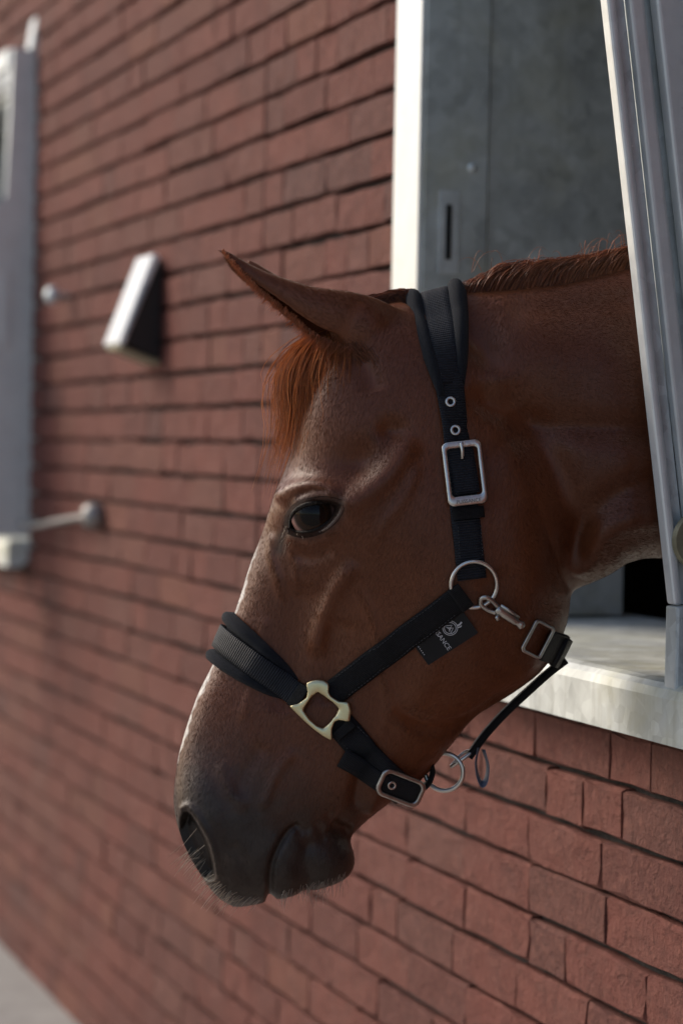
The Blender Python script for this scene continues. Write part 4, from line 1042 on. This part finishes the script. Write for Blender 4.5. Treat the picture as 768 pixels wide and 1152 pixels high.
# square ring
SQ = (361, 798)
ft = plane_fit(*SQ, 6.5)
out = [(325,794),(335,793),(346,785),(347,776),(343,770),(351,766),(358.5,764.8),(366,766),(372,770),(370,777),(373.5,783.5),(384,790),(393.5,789),(396,800),(394,813),(386,808),(377.5,812),(374,822),(375.5,834),(365,829),(354,821),(344,812.5),(334,803)]
inn = [(358.5,780.5),(366,785.5),(374,791),(380,797.5),(377.5,803),(371.5,811),(364,817.5),(358,815),(350.5,808.5),(344,799),(346.5,794.5),(352,786)]
def star(poly, c_, n=120):
    P = resample(np.r_[poly, poly[:1]], n=600); an = np.unwrap(np.arctan2(P[:, 1]-c_[1], P[:, 0]-c_[0])); r_ = np.hypot(P[:, 0]-c_[0], P[:, 1]-c_[1])
    if an[-1] < an[0]: an, r_ = an[::-1], r_[::-1]
    an, o_ = np.unique(np.maximum.accumulate(an), return_index=True); r_ = r_[o_]; q = np.linspace(an[0], an[0]+2*np.pi, n, endpoint=False)
    q2 = np.mod(np.linspace(0, 2*np.pi, n, endpoint=False)-an[0], 2*np.pi)+an[0]; rr = np.interp(q2, an, r_)
    rr = .25*np.roll(rr, 1)+.5*rr+.25*np.roll(rr, -1)
    t_ = np.linspace(0, 2*np.pi, n, endpoint=False); return [(c_[0]+a*math.cos(b_), c_[1]+a*math.sin(b_)) for a, b_ in zip(rr, t_)]
frame('square_ring', star(out, SQ), star([(361+(x-361)*1.1, 798.5+(y-798.5)*1.1) for x, y in inn], SQ), 6.0, ft, M['champagne'])
# noseband with padding
C2, E2 = (322, 768), (-91, -66)
Pn, Nn_ = loop_path(C2, E2, R(113), R(-113), 110); tn = np.linspace(0, 1, len(Pn)); gn = np.sin(np.pi*tn)
v, f, wb = ribbon(Pn+Nn_*(1+6.5*gn**.7)[:, None], Nn_, 27, flat(3.2, 1.2)); put('noseband', v, f, M['web'], web=wb)
Pm, Nm_ = loop_path(C2, E2, R(100), R(-100), 100); tm = np.linspace(0, 1, len(Pm))
def nose_pad(t):
    g = math.sin(math.pi*t)**.7; out_ = []
    for a in np.linspace(-1, 1, 25):
        r_ = math.sqrt(max(0, 1-((abs(a)-.74)/.26)**2)) if abs(a) > .48 else 0
        out_.append((a, 0.3+(3.5+10.5*r_)*g))
    return out_+[(.97, -1.5), (0, -2), (-.97, -1.5)]
v, f, _ = ribbon(Pm, Nm_, 28+34*np.sin(np.pi*tm)**.75, nose_pad); put('noseband_padding', v, f, M['fleece'])
Pk, Nk = face_path([(343, 787), (333, 780)]); v, f, wb = ribbon(Pk, Nk, 29, flat(3.0, 5.2)); put('strap_fold', v, f, M['web_s'], web=wb)
# chin strap
C3, E3 = (411, 841), (62, 70)
Pj, Nj = loop_path(C3, E3, R(128), R(-128), 90); v, f, wb = ribbon(Pj, Nj, 32, flat(3.6, 2.2)); put('chin_strap', v, f, M['web_s'], web=wb)
Pk, Nk = face_path([(384, 816), (391, 824)]); v, f, wb = ribbon(Pk, Nk, 27, flat(3.0, 5.0)); put('strap_fold', v, f, M['web_s'], web=wb)
Pk, Nk = face_path([(436, 884), (414, 868), (384, 851)]); v, f, wb = ribbon(Pk, Nk, [22]*len(Pk), flat(3.0, 5.4)); put('strap_end', v, f, M['web_s'], web=wb)
bq, bqa = (447, 884), R(24)
ft = plane_fit(440, 876, 10.0, 1, .55)
bk2 = frame('buckle', rrect(bq, bqa, 27, 16.5, 10), rrect(bq, bqa, 22.0, 11.5, 6.5), 4.6, ft, M['gun'])
frame('eyelet', ring2d((437, 880.5), 5.0), ring2d((437, 880.5), 2.6), 2.2, ft, M['nickel'], bk2)
v, f, wb = ribbon(np.array([ft(bq[0]+t*math.cos(bqa), bq[1]+t*math.sin(bqa), -2.0) for t in np.linspace(-22, 22, 10)]), np.array([(ft(bq[0], bq[1], 1)-ft(bq[0], bq[1], 0))]*10), 23, flat(2.4)); put('strap_layer', v, f, M['web_s'], web=wb)
# keeper loop and chin ring
cen = crom([(466, 892), (476, 889), (485, 880), (489, 867), (487, 858)], 20)
v, f, wb = ribbon(np.c_[cen, np.zeros(20)], np.c_[np.gradient(cen, axis=0)[:, 1], -np.gradient(cen, axis=0)[:, 0], np.zeros(20)]/1.0, 30, flat(5.0)); put('ring_loop', v, f, M['web_s'], web=wb)
RR = (499, 868); fit0 = lambda x, y, h=0.0: np.array([x, y, h+4.0+(x-RR[0])*.35])
ringtube('ring', RR, 21, 2.6, fit0, M['nickel'])
# jaw strap with its link, running under the jaw to the throat
v, f = tube(crom([(507, 862, 2), (514, 857, 8), (524, 850, 8), (532, 844, 5)], 16), 2.3, 8); lk = put('link', v, f, M['nickel'])
v, f = tube(crom([(507, 862, 2), (515, 853, -4), (524, 846, -6), (532, 844, 5)], 16), 1.8, 8); put('link_back', v, f, M['nickel'], lk)
cen = resample(crom([(526, 851), (545, 825), (568, 800), (592, 778), (616, 757), (636, 742)], 40), 3.0); Tn = np.gradient(cen, axis=0)
nn = np.c_[-Tn[:, 1], Tn[:, 0], np.zeros(len(cen))]; nn /= np.linalg.norm(nn, axis=1)[:, None]; nn *= -1 if nn[0, 0] < 0 else 1
wz = np.interp(np.arange(len(cen)), [0, 6, len(cen)-8, len(cen)-1], [16, 22, 24, 26])
v, f, wb = ribbon(np.c_[cen, np.zeros(len(cen))]-nn*3, nn, wz, flat(8.0)); put('jaw_strap', v, f, M['web_s'], web=wb)
# little folded label hanging from the jaw strap
lpth = crom([(537, 840), (534, 856), (536, 872), (541, 881), (546, 876), (548, 860), (543, 842)], 26)
v, f, wb = ribbon(np.c_[lpth, np.full(26, 12.0)], np.c_[np.gradient(lpth, axis=0)[:, 1], -np.gradient(lpth, axis=0)[:, 0], np.full(26, .9)], 13, flat(.8)); put('hanging_loop', v, f, M['label_grey'], web=wb)
# throat strap round the angle of the jaw
C4, E4 = (592, 716), (48, 18)
Pt, Nt = loop_path(C4, E4, R(76), R(-76), 80); v, f, wb = ribbon(Pt, Nt, 36, flat(6.0, 2.5)); put('throat_strap', v, f, M['web_s'], web=wb)
Pt, Nt = loop_path((600, 722), (46, 16), R(60), R(-60), 50); v, f, wb = ribbon(Pt, Nt, 36, flat(8, 5)); put('throat_padding', v, f, M['web_s'], web=wb)
# dee and snap hook
dc, da = (602, 717.5), math.atan2(10, 19)
ft = plane_fit(602, 717, 6.5, 1, .7)
frame('dee', rrect(dc, da, 13.5, 20.5, 5), rrect(dc, da, 9.6, 16.6, 2.6), 4.0, ft, M['gun'])
fs = plane_fit(566, 690, 8.0, 1, .8)
b0, b1 = np.array((556.0, 683.0)), np.array((588.0, 704.0))
P = np.array([fs(*(b0+(b1-b0)*t)) for t in np.linspace(0, 1, 14)])
v, f = tube(P, np.interp(np.linspace(0, 1, 14), [0, .1, .25, .7, .78, .86, .93, 1], [4.6, 5.6, 5.2, 4.6, 3.2, 4.8, 5.4, 2.5]), 14); sn = put('snap_hook', v, f, M['gun'])
hk_ = crom([fs(558, 681, 1), fs(550, 673, 3), fs(543, 669.5, 4), fs(538.5, 672, 2), fs(539.5, 679, -1), fs(547, 685, -1), fs(556, 688, 0)], 36)
v, f = tube(hk_, 2.6, 10); put('hook', v, f, M['gun'], sn)
v, f = tube(np.array([fs(561, 679, 2), fs(572, 686, 3.5), fs(582, 693, 2)]), [1.8, 2.2, 1.6], 8); put('gate', v, f, M['gun'], sn)
bl_ = [fs(558, 690.5, 1), fs(556.5, 693, 3), fs(558, 695.5, 3)]; v, f = tube(np.array(bl_), 2.6, 8); put('thumb_stud', v, f, M['gun'], sn)

# stitching along the straps
M['thread'] = mat_plain('grey_thread', (0.045, 0.046, 0.05), 0.7)
def stitches(pts, half, lift, n=None):
    P, Nn = face_path(pts, 1.0); T = np.gradient(P, axis=0); T /= np.linalg.norm(T, axis=1)[:, None]; B = np.cross(T, Nn); B /= np.linalg.norm(B, axis=1)[:, None]; out_ = []
    for s_ in (-1, 1):
        for i in range(2, len(P)-4, 4):
            q0, q1 = P[i]+B[i]*s_*half+Nn[i]*lift, P[i+2]+B[i+2]*s_*half+Nn[i+2]*lift
            out_.append(tube(np.array([q0, (q0+q1)/2+Nn[i]*.35, q1]), .38, 5))
    v, f = merge(out_); tag(put('stitching', v, f, M['thread']), kind='stuff')
stitches([(505, 680), (484, 697), (430, 737), (386, 772)], 12.0, 6.9)
stitches([(526.5, 590), (529, 628)], 12.5, 4.9)
stitches([(392, 824), (420, 852)], 12.5, 6.2)

# far side of the same straps
for pts, wd_ in (([(520, 669), (484, 697), (430, 737), (381, 776)], 29),):
    Pk, Nk = face_path(pts, sgn=-1); v, f, wb = ribbon(Pk, -Nk*-1, wd_, flat(4.2, 2.4)); put('cheek_strap', v, f, M['web_s'], web=wb)

# card tag tucked under the cheek strap
card = empty('card_tag', 'small black card tag with silver print tucked under the halter cheek strap', 'tag', None, tuple(hl))
tx, ty = np.array((.585, .811)), np.array((.83, -.555))
ft = plane_fit(502, 720, 2.6)
cc_ = [(482, 748), (537.6, 711), (511, 674), (455.5, 711)]
frame_pts = resample(np.array(cc_+cc_[:1], float), n=61)[:-1]
v = np.array([ft(x, y, .0) for x, y in frame_pts]+[ft(x, y, .9) for x, y in frame_pts]); n = 60
f = [tuple(range(n))[::-1], tuple(range(n, 2*n))]+[(i, (i+1) % n, n+(i+1) % n, n+i) for i in range(n)]
put('card', v, f, M['card'], card, False)
text_mesh('PUISSANCE', 7.6, (494.5, 714.5), tx, ty, ft, 'printed_name', M['print'], card, 1.2)
EC = (506, 705.5)
def stroke(pts, wd, name): # flat printed line
    P = np.array([ft(x, y, 1.2) for x, y in pts]); nr = (ft(502, 720, 1)-ft(502, 720, 0)); v, f, _ = ribbon(P, np.array([nr]*len(P)), wd, lambda t: [(-1, 0), (1, 0), (1, .1), (-1, .1)]); return put(name, v, f, M['print'], card, False)
def loc2(a, b_): return (EC[0]+tx[0]*a+ty[0]*b_, EC[1]+tx[1]*a+ty[1]*b_)
for r_ in (8.2, 6.4): stroke([loc2(r_*math.cos(a), r_*math.sin(a)) for a in np.linspace(0, 2*np.pi, 40)], .7, 'emblem_ring')
stroke([loc2(-5, -3), loc2(-1.6, 3.6), loc2(1.4, -2.6)], .8, 'emblem_peak'); stroke([loc2(-1.2, -2.8), loc2(1.9, 3.0), loc2(5, -2.8)], .8, 'emblem_peak'); stroke([loc2(-3, -3.2), loc2(0, 1.2), loc2(3, -3.2)], .7, 'emblem_peak')
stroke([loc2(2, 7.5), loc2(2.6, 11), loc2(1.5, 14.5)], 1.8, 'emblem_plume'); stroke([loc2(4, 7.2), loc2(5.2, 10), loc2(4.8, 12)], 1.2, 'emblem_plume')
for q_ in range(5): stroke([(470.5+q_*1.6, 726.5+q_*2.2), (471.2+q_*1.6, 727.5+q_*2.2)], .9, 'small_print')
